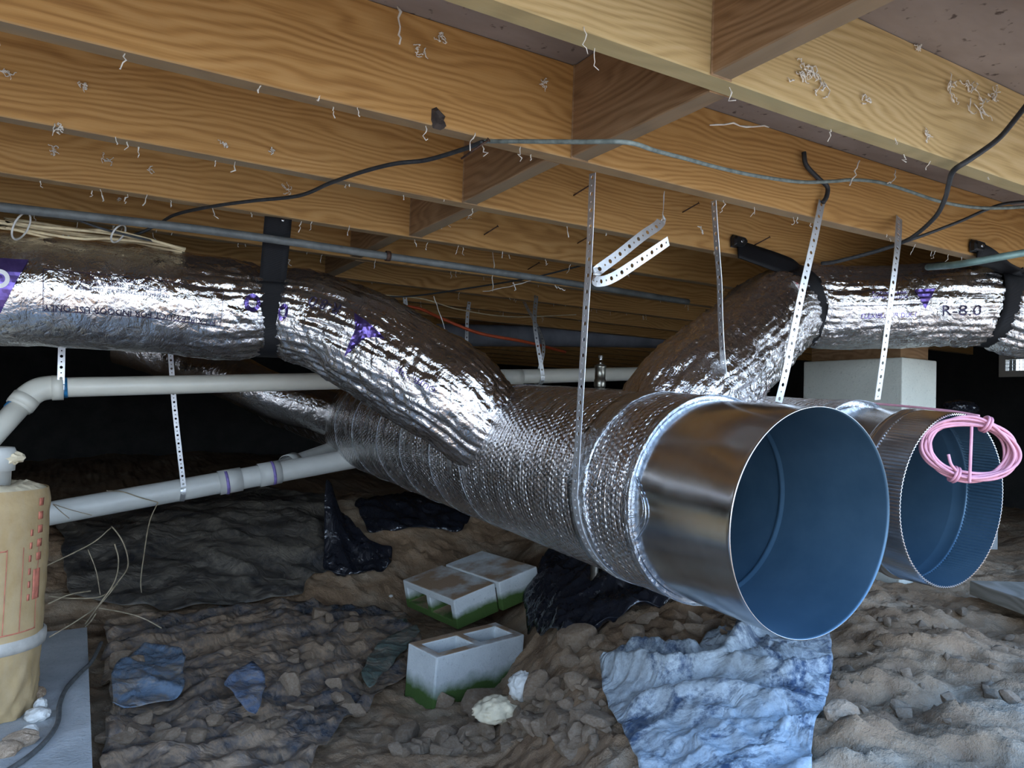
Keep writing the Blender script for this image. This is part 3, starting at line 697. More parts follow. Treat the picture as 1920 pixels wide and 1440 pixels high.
perf_strap('hanger_strap', [at(1686, 408, Y=1.172), at(1682, 470, Y=1.10), at(1668, 580, Y=1.09), at(1655, 680, Y=1.1), at(1644, 757, Y=1.12)], A(1, 0, -.1), STEEL, 'perforated strap hanging in front of the concrete pier', HG, .021)

# ------------------------------------------------------------------ pvc pipes
def line(p, q, n=12): return resample(A(p, q), n)
eU = empty('white_pipe', at(250, 720, Y=2.62), 'white plastic drain pipe with a blue primed elbow, the upper of the two', 'pipe')
pE = at(92, 727, Y=2.62); pR = at(1230, 700, Y=2.62); pD = at(-60, 868, Y=2.50)
tube('pipe_run', line(pE, pR, 30), .030, PVC, eU, 28)
elb = catmull([at(118, 727, Y=2.62), at(92, 727, Y=2.62), at(70, 732, Y=2.61), at(50, 746, Y=2.60), at(34, 764, Y=2.59)], 26)
tube('elbow', elb, .0355, PVC, eU, 28); _a = at(46, 752, Y=2.598); tube('pipe_drop', line(_a, _a+(pD-_a)*((-.86-_a[2])/(pD[2]-_a[2]))), .030, PVC, eU, 28)
def collar(name, P, D, r, w, mat, par): V, Fc, _ = lathe_geo([(-w/2, r-.003), (-w/2, r), (w/2, r), (w/2, r-.003)], P, D, 32); return obj(name, V, Fc, mat, par)
collar('primer_band', at(121, 727, Y=2.62), pR-pE, .0312, .016, BLUE_PRIMER, eU)
collar('primer_band', at(30, 768, Y=2.588), elb[-1]-elb[-4], .0312, .016, BLUE_PRIMER, eU)
collar('elbow_hub', at(108, 727, Y=2.62), pR-pE, .0375, .03, PVC, eU); collar('elbow_hub', at(44, 753, Y=2.597), elb[-1]-elb[-4], .0375, .03, PVC, eU)
collar('pipe_coupling', at(958, 708, Y=2.62), pR-pE, .034, .09, PVC, eU)

eW = empty('white_pipe', at(300, 925, Y=3.27), 'grey white plastic drain pipe with purple primed joints, the lower of the two', 'pipe')
w0, w1_ = at(-40, 987, Y=3.27), at(700, 853, Y=3.27); dW = w1_-w0; w0 = w0-dW*1.6
tube('pipe_run', line(w0, w1_, 30), .0445, PVC_DARK, eW, 28)
for px, py in ((431, 902), (505, 888)):
    collar('coupling', at(px, py, Y=3.27), dW, .050, .09, PVC_DARK, eW)
for px, py, w in ((424, 904, .012), (511, 887, .012)): collar('primer_band', at(px, py, Y=3.27), dW, .0515, w, PURPLE_PRIMER, eW)
tube('branch_pipe', line(at(490, 893, Y=3.3), at(640, 838, Y=3.75)), .042, PVC_DARK, eW, 24)
collar('coupling', at(545, 870, Y=3.46), at(640, 838, Y=3.75)-at(490, 893, Y=3.3), .048, .06, PVC_DARK, eW)

def pipe_strap(pts_top, c, r, D, label, wd=A(1, 0, 0)):
    D = unit(D); a = unit(np.cross(D, A(0, 0, 1))); a = a if a[1] < 0 else -a
    lp = [np.asarray(c)+(r+.0025)*(a*math.cos(q)+A(0, 0, 1)*math.sin(q)) for q in np.linspace(.5, -3.6, 18)]
    perf_strap('hanger_strap', list(pts_top)+lp, wd, STEEL, label, HG, .019)
cU = at(115, 727, Y=2.62); pipe_strap([A(cU[0]-.01, 2.60, .488), A(cU[0]-.008, 2.595, .3)], at(114, 726, Y=2.62), .030, pR-pE, 'short perforated strap holding the upper pipe beside its elbow')
cW = at(341, 918, Y=3.27); tp = at(318, 640, Y=3.2); pipe_strap([A(tp[0]-.03, 3.22, .488), tp, at(327, 760, Y=3.205)], cW, .0445, dW, 'long perforated strap dropping behind the upper pipe to the lower pipe')
c5 = at(1010, 707, Y=2.62); pipe_strap([A(c5[0]+.0, 2.66, .488), at(1003, 610, Y=2.60)], c5, .030, pR-pE, 'perforated strap looped round the upper pipe right of the branch')
c6 = at(1016, 707, Y=2.62); perf_strap('hanger_strap', [A(c6[0]+.04, 2.85, .488), at(1018, 640, Y=2.68), at(1010, 700, Y=2.652)], A(1, 0, 0), STEEL, 'thin perforated strap behind the looped pipe strap', HG, .016)
perf_strap('hanger_strap', [at(759, 556, Y=3.18), at(761, 580, Y=3.18), at(763, 640, Y=3.18)], A(1, 0, 0), STEEL, 'short perforated strap above the branch near the orange cord', HG, .02)
perf_strap('hanger_strap', [at(880, 566, Y=3.2), at(876, 600, Y=3.2), at(874, 690, Y=3.2)], A(1, 0, 0), STEEL, 'dim perforated strap hanging behind the orange cord', HG, .018)

# valve fitting behind the trunk
vb = at(1125, 712, Y=2.12); eV = empty('shutoff_valve', A(vb[0], vb[1], Gs(vb[0], vb[1])), 'metal valve fitting with a bright stem standing behind the trunk duct', 'valve')
zt = at(1124, 658, Y=2.12)[2]
V, Fc, _ = lathe_geo([(Gs(vb[0], vb[1])-.02-vb[2], .014), (-.03, .014), (-.03, .017), (-.022, .021), (0, .021), (.002, .019), (.04, .019), (.042, .021), (.05, .021), (.055, .012)], vb, A(0, 0, 1), 20, closed=True); obj('valve_body', V, Fc, BRASS, eV)
V, Fc, _ = lathe_geo([(.05, .008), (.058, .009), (.066, .0075), (.068, .006), (.076, .006), (.078, .0085), (.086, .0085)], vb, A(0, 0, 1), 16, closed=True); obj('stem', V, Fc, CHROME, eV)

# ------------------------------------------------------------------ conduit and cables
eC = empty('conduit', at(500, 448, Y=2.03), 'thin grey metal conduit running under the joists across the left and centre', 'conduit')
cp = [A(-2.6, 1.978, at(-80, 378, Y=1.98)[2]), A(-.7, 1.979, at(-80, 378, Y=1.98)[2]), at(-80, 378, Y=1.98), at(0, 388, Y=1.985), at(340, 426, Y=1.985), at(520, 450, Y=1.985), at(730, 481, Y=1.985), at(1030, 525, Y=2.0), at(1290, 566, Y=2.05)]
tube('conduit_run', catmull(cp, 160), .0105, CONDUIT, eC, 14)
V, Fc, _ = lathe_geo([(-.006, .0125), (-.006, .0145), (.006, .0145), (.006, .0125)], at(727, 480, Y=1.985), A(1, 0, 0), 20); obj('pipe_clamp', V, Fc, NAIL, eC)
tag(tube('conduit', catmull([at(1740, 501, Y=1.28), at(1800, 495, Y=1.12), at(1920, 474, Y=1.0), at(2050, 452, Y=.94)], 40), .0095, CONDUIT_G, None, 14), 'greenish grey conduit crossing the right end of the right flex duct', 'conduit')

ybk = {k: JY+JS*(k-1) for k in range(-1, 17)}
cbl = [at(px, py, Z=.481) for px, py in ((300, 418), (330, 402), (392, 388), (470, 377), (560, 367), (620, 343), (680, 322), (740, 307), (800, 300), (868, 280), (905, 266))]
cbl = [at(215, 446, Y=cbl[0][1]+.02), at(262, 437, Y=cbl[0][1]+.01)]+cbl
tag(cable('cable', cbl, .0042, BLACK_CABLE), 'thin black cable sagging from the bark patched joist towards the upper left', 'cable')
cb2 = [at(903, 265, Y=1.20), at(960, 265, Y=1.12), at(1080, 266, Y=1.0), at(1175, 267, Y=.93), at(1230, 283, Y=.98), at(1280, 296, Y=1.02), at(1350, 315, Y=1.06), at(1420, 330, Y=1.08), at(1500, 341, Y=1.09), at(1560, 340, Y=1.09), at(1600, 337, Y=1.08), at(1650, 342, Y=1.06), at(1700, 357, Y=1.04), at(1760, 377, Y=1.02), at(1820, 388, Y=1.0), at(1880, 390, Y=.97), at(1960, 385, Y=.93)]
tag(cable('cable', cb2, .0040, GREEN_CABLE), 'dusty grey green cable stapled below the joists across the upper right', 'cable')
cb3 = [at(1960, 150, Y=.70), at(1905, 222, Y=.72), at(1870, 262, Y=.735), at(1820, 298, Y=.75), at(1788, 320, Y=.775), at(1779, 345, Y=.83), at(1772, 372, Y=.92), at(1755, 405, Y=1.0), at(1720, 438, Y=1.08), at(1690, 455, Y=1.14), at(1640, 472, Y=1.2), at(1570, 490, Y=1.28), at(1540, 494, Y=1.32)]
tag(cable('cable', cb3, .0052, BLACK_CABLE), 'thick dark cable climbing over the pale joist at the right edge', 'cable')
cb4 = [at(1700, 452, Y=1.13), at(1740, 438, Y=1.1), at(1800, 415, Y=1.06), at(1850, 393, Y=1.02), at(1890, 381, Y=.99), at(1960, 376, Y=.95)]
tag(cable('cable', cb4, .0040, BLACK_CABLE), 'thin dark cable joining the thick cable near the right edge', 'cable')
tag(cable('cable', [at(1507, 285, Y=1.168), at(1512, 310, Y=1.166), at(1535, 335, Y=1.165), at(1551, 350, Y=1.165), at(1550, 368, Y=1.165), at(1543, 380, Y=1.166)], .0055, BLACK_CABLE), 'short dark cable stub stapled to the joist above the bright strap', 'cable')
tag(cable('orange_cord', [at(640, 566, Y=3.1), at(720, 575, Y=3.15), at(780, 577, Y=3.18), at(830, 598, Y=3.1), at(900, 625, Y=3.05), at(985, 641, Y=3.05), at(1060, 660, Y=3.3)], .0075, ORANGE), 'bright orange cord hanging under the far joists', 'cord')
tag(cable('cable', [at(700, 552, Y=2.9), at(790, 560, Y=2.9), at(860, 580, Y=2.95), at(960, 594, Y=3.0), at(1080, 590, Y=3.1)], .003, CREAM_CABLE), 'thin pale wire strung above the orange cord', 'cable')
tag(cable('cable', [at(660, 551, Y=2.6), at(760, 556, Y=2.6), at(880, 540, Y=2.45), at(1000, 520, Y=2.2), at(1090, 498, Y=2.05)], .003, BLACK_CABLE), 'thin dark wire strung under the centre joists', 'cable')
tag(cable('cable', [at(130, 405, Y=2.0), at(180, 425, Y=2.02), at(235, 440, Y=2.03), at(330, 462, Y=2.1)], .003, BLACK_CABLE), 'thin dark wire crossing the cream cable bundle', 'cable')
# cream cables lying over the left flex duct
for k in range(6):
    o_ = rng.normal(size=(7, 2))*A(3, 3.2)
    px = [-60, 0, 70, 150, 210, 270, 345]; py = [402+k*3, 411+k*2.2, 419+k*3.6, 431+k*4.2, 437+k*3.0, 448+k*1.6, 468+k*.6]
    tag(cable('cream_cable', [A(-4.7, 2.1+.02*k, .45), A(-1.5, 2.1+.015*k, .44)]+[at(px[i]+o_[i, 0], py[i]+o_[i, 1]*.8, Y=2.09+.012*k+(.03*math.sin(k*2+i))) for i in range(7)], .0036, CREAM_CABLE, n=7), 'thin cream cable in the bundle lying along the top of the left flex duct', 'cable', 'cream cable bundle')
ph = np.linspace(0, 2*np.pi, 26)
for (px, py, h) in ((40, 424, 22), (222, 438, 15)):
    c_ = at(px, py, Y=2.04); T_ = np.stack([c_[0]+.010*np.cos(ph)+.012*np.sin(ph), c_[1]+.035*np.cos(ph), c_[2]+h/700*np.sin(ph)], 1)
    tag(tube('cable_tie', T_, .0022, WHITE_TIE, None, 6, False), 'white tie around the cream cables at the left edge' if px < 100 else 'white tie around the cream cables near the dark cable', 'tie', 'cable ties')

# pink wire: run along the second trunk and the coil on its mouth
tag(cable('pink_wire', [at(1330, 752, Y=1.6), at(1400, 748, Y=1.5), at(1480, 750, Y=1.35), at(1560, 753, Y=1.22), at(1640, 757, Y=1.10), at(1720, 764, Y=.98), at(1790, 772, Y=.89), at(1836, 780, Y=.838)], .0028, PINK), 'pink wire lying along the top of the smaller trunk duct', 'wire')
Cc = at(1817, 842, Y=.828); ux, uz = unit(CR+A(0, -.25, 0)), A(0, 0, 1.)
eP = empty('wire_coil', Cc-A(0, 0, .07), 'coil of pink insulated wire hung on the mouth of the smaller trunk duct', 'wire coil')
tt = np.linspace(0, 11*2*np.pi, 900); k = tt/(2*np.pi)
rx = .079+.0075*np.sin(k*2.3+.5)+.004*np.sin(tt*2+k*3); rz = .0565+.006*np.sin(k*1.7+1.)+.004*np.cos(tt*2+k*1.3)
dy = .010*np.sin(k*2.9)+.004*np.sin(tt+k); uy = np.cross(ux, uz)
tl = .25
cx = rx*np.cos(tt); cz = rz*np.sin(tt)-.16*rx*np.cos(tt)*.6
CP = Cc+cx[:, None]*ux+cz[:, None]*uz+dy[:, None]*uy
tube('wire_turns', CP, .0030, PINK, eP, 8)
for ang in (1.15, -1.95):
    c_ = Cc+.077*math.cos(ang)*ux+(.057*math.sin(ang)-.16*.6*.077*math.cos(ang))*uz; rad_ = unit(math.cos(ang)*ux+math.sin(ang)*uz)
    for q in (-.005, .001): tg = unit(np.cross(rad_, uy)); TP = c_+tg*q+np.cos(ph)[:, None]*rad_*.015+np.sin(ph)[:, None]*uy*.018; tube('wire_tie', TP, .0028, PINK, eP, 8, False)
cable('wire_end', [at(1822, 800, Y=.822), at(1820, 850, Y=.815), at(1818, 905, Y=.818)], .003, PINK, eP); cable('wire_end', [at(1778, 852, Y=.82), at(1783, 870, Y=.815), at(1792, 882, Y=.82)], .003, PINK, eP)

# ------------------------------------------------------------------ pier, vent
pz = -.75
def block_course(root, z0, z1):
    V, Fc = box_geo(0, 1, 0, 1, 0, 1); return V, Fc
pc = at(1692, 700, Y=1.5); pX0, pX1, pY0, pY1 = pc[0], pc[0]+.20, 1.5, 1.895
eK = empty('concrete_pier', A((pX0+pX1)/2, (pY0+pY1)/2, -.6), 'pale concrete block pier standing behind the right flex duct', 'pier')
z = -.62; ztop = at(1692, 668, Y=1.5)[2]
for kz in range(4):
    z1 = z+(ztop-z)/(4-kz) if kz < 3 else ztop
    V, Fc = box_geo(pX0, pX1, pY0, pY1, z, z1-.003); bevel(obj('block', V, Fc, PIERM, eK, False), .004); z = z1
V, Fc = box_geo(pX0+.02, pX1-.02, pY0+.02, pY1-.02, ztop-.004, H0); obj('wood_shim', V, Fc, W_BLOCK, eK, False)
eVt = empty('foundation_vent', A(WX, (vY0+vY1)/2, vZ0), 'small foundation vent with wire mesh letting in daylight at the right edge', 'vent')
t = .04
fr = [box_geo(WX-.02, WX+.02, vY0, vY1, vZ0, vZ0+t), box_geo(WX-.02, WX+.02, vY0, vY1, vZ1-t, vZ1), box_geo(WX-.02, WX+.02, vY0, vY0+t, vZ0+t, vZ1-t), box_geo(WX-.02, WX+.02, vY1-t, vY1, vZ0+t, vZ1-t)]
V, Fc = join_geo(fr); obj('frame', V, Fc, PVC, eVt, False)
ms = [box_geo(WX-.002, WX+.002, y-.0015, y+.0015, vZ0+t, vZ1-t) for y in np.arange(vY0+t, vY1-t, .022)]+[box_geo(WX-.002, WX+.002, vY0+t, vY1-t, z_-.0015, z_+.0015) for z_ in np.arange(vZ0+t, vZ1-t, .022)]
V, Fc = join_geo(ms); obj('wire_mesh', V, Fc, STEEL, eVt, False)

# ------------------------------------------------------------------ kraft wrapped pipe on the pad
padX = at(168, 1300, Z=-.75)[0]; pyF = at(166, 1176, Z=-.75)[1]
nx, ny = 60, 90; X_, Y_ = np.meshgrid(np.linspace(padX-1.1, padX, nx), np.linspace(1.0, pyF, ny), indexing='ij')
Zp = -.75+.003*fbm(np.stack([X_*6, Y_*6, X_*0], -1), 3)
top = np.stack([X_, Y_, Zp], -1).reshape(-1, 3); bot = top.copy(); bot[:, 2] = -.92
Fc = grid_faces(nx, ny)[:, ::-1].tolist()
idx = lambda i, j: i*ny+j
bd = [idx(i, 0) for i in range(nx)]+[idx(nx-1, j) for j in range(1, ny)]+[idx(i, ny-1) for i in range(nx-2, -1, -1)]+[idx(0, j) for j in range(ny-2, 0, -1)]
Vp = np.vstack([top, bot]); N0 = len(top)
for q in range(len(bd)): a_, b_ = bd[q], bd[(q+1) % len(bd)]; Fc.append([b_, a_, a_+N0, b_+N0])
o = obj('concrete_pad', Vp, Fc, CONC_PAD, None, False); tag(o, 'flat pale concrete pad under the paper wrapped pipe at lower left', 'concrete pad')
kc = at(-52, 1335, Z=-.75); kz = at(60, 912, Y=kc[1])[2]
eKr = empty('wrapped_pipe', kc, 'capped white pipe inside a thick kraft paper insulation wrap at the left edge', 'pipe')
n, mz = 110, 70
hh = np.linspace(0, kz+.75, mz); ph = np.linspace(0, 2*np.pi, n, endpoint=False); S, PH = np.meshgrid(hh, ph, indexing='ij')
rb = np.interp(S, [0, .03, .10, .155, .165, .175, .19, kz+.72, kz+.75], [.118, .120, .128, .133, .134, .134, .133, .134, .128])
Q = np.stack([S*9, np.cos(PH)*1.4, np.sin(PH)*1.4], -1)
rb = rb+.004*fbm(Q, 3)+np.maximum(0, .14-S)*.13*fbm(Q*A(1.5, 2.2, 2.2)+3, 3, True)
rb = rb+.004*np.sin((S-.02*PH)*90)*(S > .18)*.15
V = kc+np.stack([rb*np.cos(PH), rb*np.sin(PH), S], -1)
obj('kraft_wrap', V.reshape(-1, 3), grid_faces(mz, n, True), KRAFT, eKr)
# fluffy insulation between wrap and pipe
rr = np.linspace(.125, .05, 9); V = []
for i, r_ in enumerate(rr): V.append(kc+np.stack([r_*np.cos(ph), r_*np.sin(ph), kz+.75-.004+.014*np.sin(i/8*3.14)+.008*fbm(np.stack([np.cos(ph)*9*r_/.1, np.sin(ph)*9*r_/.1, ph*0+i*.4], -1), 3)], 1))
obj('insulation', np.vstack(V), grid_faces(9, n, True)[:, ::-1], FIBRE, eKr)
V, Fc, _ = lathe_geo([(.152, .130), (.152, .1365), (.166, .1380), (.180, .1370), (.184, .130)], kc, unit(A(.02, .02, 1)), 64); obj('tape_band', V, Fc, simple('dull_tape', (.42, .39, .34), .6, 0, .2, 30, .004), eKr)
V, Fc, _ = lathe_geo([(0, .05), (kz+.79, .05), (kz+.79, .057), (kz+.835, .058), (kz+.845, .054), (kz+.846, .0)], kc, A(0, 0, 1), 40); obj('capped_pipe', V, Fc, PVC_DARK, eKr)
def kraft_print(a0_, a1_, z0_, z1_, mat=RED_INK):
    aa = np.linspace(a0_, a1_, max(2, int(abs(a1_-a0_)/.05)+2)); zz = np.linspace(z0_, z1_, max(2, int(abs(z1_-z0_)/.02)+2)); V = []
    for q in aa:
        for z_ in zz:
            r_ = np.interp(z_, [0, .03, .10, .155, .19, kz+.75], [.118, .12, .128, .133, .133, .134])
            Qq = np.stack([A(z_*9), A(math.cos(q)*1.4), A(math.sin(q)*1.4)], -1) if False else np.array([z_*9, math.cos(q)*1.4, math.sin(q)*1.4])
            r_ = r_+.004*float(fbm(Qq, 3))+max(0, .14-z_)*.13*float(fbm(Qq*A(1.5, 2.2, 2.2)+3, 3, True))+.0018
            V.append(kc+A(r_*math.cos(q), r_*math.sin(q), z_))
    o = obj('printed_mark', V, grid_faces(len(aa), len(zz)), mat, eKr); solidify(o, .0006)
cam_ang = math.atan2(-kc[1], -kc[0])
for q0 in (.35, .62, .95): kraft_print(cam_ang+q0, cam_ang+q0+.012, .2, kz+.62)
kraft_print(cam_ang+.0, cam_ang+.35, kz+.615, kz+.618); kraft_print(cam_ang+.0, cam_ang+.95, .2, .203)
kraft_print(cam_ang+.85, cam_ang+1.02, .27, .34)
for k in range(5): kraft_print(cam_ang+.90, cam_ang+1.02, .36+k*.032, .378+k*.032)
for k in range(6): kraft_print(cam_ang+.74, cam_ang+.79, .27+k*.03, .285+k*.03)
# spray foam tuft on the cap, cable and plaster lumps on the pad
def lump(name, C, size, mat, label=None, cat=None, group=None, seed=0., parent=None, sub=3, amp=.35, freq=1.6, ridge=True):
    bm = bmesh.new(); bmesh.ops.create_icosphere(bm, subdivisions=sub, radius=1.); P = np.array([v.co[:] for v in bm.verts]); Fc = [[v.index for v in f.verts] for f in bm.faces]; bm.free()
    r = 1+amp*fbm(P*freq+seed, 4, ridge); P = P*r[:, None]*np.asarray(size)
    o = obj(name, P, Fc, mat, parent, sub > 3 or not ridge); o.location = Vector([float(x) for x in C])
    if parent is not None: attach(o, parent)
    if label: tag(o, label, cat, group)
    return o
lump('foam_tuft', at(8, 858, Y=kc[1]), (.032, .03, .016), FIBRE, 'crumb of tan foam sitting on the capped pipe', 'foam', seed=4., amp=.6, freq=3.)
dc = [at(190, 1205, Z=-.742), at(172, 1240, Z=-.742), at(150, 1262, Z=-.742), at(125, 1290, Z=-.742), at(112, 1320, Z=-.742), at(108, 1355, Z=-.742), at(85, 1390, Z=-.742), at(45, 1425, Z=-.742), at(-20, 1465, Z=-.742)]
tag(cable('cable', dc, .0055, simple('dark_grey_cable', (.09, .09, .085), .7, 0, .4, 50)), 'dark grey cable lying across the concrete pad', 'cable')
for k, (px, py, sx) in enumerate(((66, 1300, .02), (70, 1340, .022), (40, 1385, .028), (56, 1372, .014), (10, 1405, .026), (76, 1322, .012))):
    c_ = at(px, py, Z=-.74); lump('mortar_crumb', c_, (sx, sx*.9, .014), STONE_W if k % 2 else CLOD, 'mortar crumb heaped at the foot of the paper wrapped pipe', 'rubble', 'mortar crumbs on the pad', seed=k*3.)

# ------------------------------------------------------------------ concrete blocks
def cmu_geo(L=.39, W=.15, H=.19, t=.032):
    xs_ = [0, t, L/2-t/2, L/2+t/2, L-t, L]; ys_ = [0, t, W-t, W]
    fill = lambda i, j: not (j == 1 and i in (1, 3)) if 0 <= i < 5 and 0 <= j < 3 else False
    idx_, V, Fc = {}, [], []
    def vid(i, j, k):
        if (i, j, k) not in idx_:
            s_ = .82 if (k == 0 and False) else 1.; idx_[(i, j, k)] = len(V); V.append((xs_[i]-L/2, ys_[j]-W/2, k*H)); 
        return idx_[(i, j, k)]
    for i in range(5):
        for j in range(3):
            if not fill(i, j): continue
            Fc.append([vid(i, j, 1), vid(i+1, j, 1), vid(i+1, j+1, 1), vid(i, j+1, 1)]); Fc.append([vid(i, j, 0), vid(i, j+1, 0), vid(i+1, j+1, 0), vid(i+1, j, 0)])
            for di, dj, e in ((-1, 0, ((i, j+1), (i, j))), (1, 0, ((i+1, j), (i+1, j+1))), (0, -1, ((i, j), (i+1, j))), (0, 1, ((i+1, j+1), (i, j+1)))):
                if not fill(i+di, j+dj): (p, q), (r_, s_) = e; Fc.append([vid(p, q, 0), vid(r_, s_, 0), vid(r_, s_, 1), vid(p, q, 1)])
    return np.array(V), Fc
zb = -.77; a_, b_, c_ = at(815, 1228, Z=zb), at(980, 1185, Z=zb), at(793, 1200, Z=zb)
ex = unit(b_-a_); ey = A(-ex[1], ex[0], 0)
V, Fc = cmu_geo()
def world_block(V, Fc, M3, C, label, mat=None):
    o = obj('concrete_block', V, Fc, mat or CMU, None, False); o.matrix_world = Matrix(((*M3[0], C[0]), (*M3[1], C[1]), (*M3[2], C[2]), (0, 0, 0, 1))); bevel(o, .005); return tag(o, label, 'block', 'mossy concrete blocks')
C_ = a_+ex*.195+ey*.075-A(0, 0, .19); Mx = np.stack([ex, ey, A(0, 0, 1)], 1); tl_ = np.array([[1, 0, 0], [0, math.cos(.06), -math.sin(.06)], [0, math.sin(.06), math.cos(.06)]])
world_block(V, Fc, Mx@tl_, C_, 'mossy concrete block standing with its two cores open upwards')
# two blocks lying flat, cores facing the camera side
zb2 = -.73; A_, B_ = at(755, 1087, Z=zb2), at(850, 1125, Z=zb2)
d = ray(990, 1054); qa, qb, qc = d@d, -2*(d@B_), B_@B_-.43**2; Cq = d*((-qb+math.sqrt(max(0, qb*qb-4*qa*qc)))/(2*qa))
ex = unit(B_-A_); e2 = Cq-B_; e2 = e2-ex*np.dot(e2, ex); e2 = unit(e2); e3 = np.cross(ex, e2); e3 = e3 if e3[2] > 0 else -e3
ey2 = unit(np.cross(e3, ex))
V, Fc = cmu_geo(.39, .12, .20, .03)   # local z = core axis -> along ey2
Mx = np.stack([ex, -e3, ey2], 1)
if np.linalg.det(Mx) < 0: Mx = np.stack([-ex, -e3, ey2], 1)
c0 = (A_+B_)/2-e3*.06
world_block(V, Fc, Mx, c0, 'mossy concrete block lying flat with cores facing left, the nearer of the pair', CMU_FLAT)
world_block(V, Fc, Mx, c0+ey2*.206+ex*.02+e3*.004, 'mossy concrete block lying flat, the farther of the pair', CMU_FLAT)

# ------------------------------------------------------------------ plank and debris on the right bank
p1, p2, p3 = at(1818, 1088, Z=-.46), at(1990, 1150, Z=-.46), at(1945, 990, Z=-.46)
ex = unit(p2-p1); ey = unit(p3-p1-ex*np.dot(p3-p1, ex)); 
n = 40; V = []
for x in np.linspace(0, 1.0, n):
    for (yy, zz) in ((0, -.042), (.26, -.042), (.26, 0), (0, 0)): V.append([x, yy+.003*perlin(A(x*9, yy*5, zz*9)), zz+.002*perlin(A(x*7, yy*9, 3.))])
Fc = grid_faces(n, 4, True)[:, ::-1].tolist()+[[0, 1, 2, 3], [(n-1)*4+3, (n-1)*4+2, (n-1)*4+1, (n-1)*4]]
o = obj('plank', V, Fc, W_PLANK, None, False); o.matrix_world = Matrix(((ex[0], ey[0], 0, p1[0]), (ex[1], ey[1], 0, p1[1]), (0, 0, 1, p1[2]), (0, 0, 0, 1))); bevel(o, .003)
tag(o, 'weathered grey wooden plank lying on the bank at the right edge', 'plank')
V, Fc = box_geo(2.3, 3.5, 1.75, 2.9, -.60, -.40); o = bevel(obj('concrete_slab', V, Fc, CONC_PAD, None, False), .01); tag(o, 'pale concrete slab edge behind the plank and the smaller trunk duct', 'slab')

# ------------------------------------------------------------------ plastic sheets
def sheet(name, poly, mat, label, off=.012, amp=.02, freq=6., seed=0., dirn=0., stretch=2.5, step=.012, bumps=(), edge=.05, thick=.0015, ridge=.7, zfun=None, folds=()):
    poly = np.asarray(poly, float); lo, hi = poly.min(0)-.05, poly.max(0)+.05
    X = np.arange(lo[0], hi[0], step); Y = np.arange(lo[1], hi[1], step); gx_, gy_ = np.meshgrid(X, Y, indexing='ij')
    P = np.stack([gx_, gy_, np.zeros_like(gx_)], -1)
    wx = gx_+edge*fbm(P*7+seed, 3); wy = gy_+edge*fbm(P*7+seed+30, 3)
    ins = np.zeros(gx_.shape, bool); n = len(poly)
    for i in range(n):
        (x1, y1), (x2, y2) = poly[i], poly[(i+1) % n]
        c = ((y1 > wy) != (y2 > wy)) & (wx < (x2-x1)*(wy-y1)/(y2-y1+1e-12)+x1); ins ^= c
    Q = P@rotz(dirn).T; Q = Q*A(1, stretch, 1)*freq
    base = (zfun or G)(gx_, gy_)
    gnd = Gd(gx_, gy_)
    z = .5*base+.5*gnd+off+amp*((1-ridge)*fbm(Q+seed, 4)+ridge*np.maximum(-.3, fbm(Q*.8+seed+7, 3, True)))
    for bx, by, br, bh in bumps: z = z+bh*np.exp(-(((gx_-bx)**2+(gy_-by)**2)/br**2))
    for pl, fw_, fh in folds:
        pl = np.array(poly_px(pl)); dm = np.full(gx_.shape, 9.)
        for (x1, y1), (x2, y2) in zip(pl[:-1], pl[1:]):
            tt_ = np.clip(((gx_-x1)*(x2-x1)+(gy_-y1)*(y2-y1))/((x2-x1)**2+(y2-y1)**2+1e-9), 0, 1)
            dm = np.minimum(dm, np.hypot(gx_-x1-tt_*(x2-x1), gy_-y1-tt_*(y2-y1)))
        z = z+fh*np.exp(-(dm/fw_)**2)
    z = np.maximum(z, gnd+.004+.004*fbm(P*20+seed, 2))
    idm = -np.ones(gx_.shape, int); V = []; Fc = []
    cell = ins[:-1, :-1] & ins[1:, :-1] & ins[:-1, 1:] & ins[1:, 1:]
    use = np.zeros(gx_.shape, bool); use[:-1, :-1] |= cell; use[1:, :-1] |= cell; use[:-1, 1:] |= cell; use[1:, 1:] |= cell
    idm[use] = np.arange(use.sum()); V = np.stack([gx_[use], gy_[use], z[use]], 1)
    ii, jj = np.nonzero(cell); Fc = np.stack([idm[ii, jj], idm[ii+1, jj], idm[ii+1, jj+1], idm[ii, jj+1]], 1)
    ed = {}
    for f in Fc.tolist():
        for q in range(4):
            e = (min(f[q], f[(q+1) % 4]), max(f[q], f[(q+1) % 4])); ed[e] = ed.get(e, 0)+1
    be = np.array([e for e, c in ed.items() if c == 1]); isb = np.zeros(len(V), bool); isb[be.ravel()] = True
    for _ in range(8):
        acc = np.zeros_like(V); cnt = np.zeros(len(V)); np.add.at(acc, be[:, 0], V[be[:, 1]]); np.add.at(acc, be[:, 1], V[be[:, 0]]); np.add.at(cnt, be[:, 0], 1); np.add.at(cnt, be[:, 1], 1)
        V[isb] = .5*V[isb]+.5*acc[isb]/cnt[isb][:, None]
    o = obj(name, V, Fc, mat); solidify(o, thick, 1.)
    return tag(o, label, 'plastic sheet', 'plastic sheets on the ground')
def poly_px(pts): # outline picked on the ground surface
    out = []
    for px, py in pts:
        d = ray(px, py); t = .6
        while t < 7 and d[2]*t > float(G(d[0]*t, d[1]*t)): t += .01
        out.append((d[0]*t, d[1]*t))
    return out
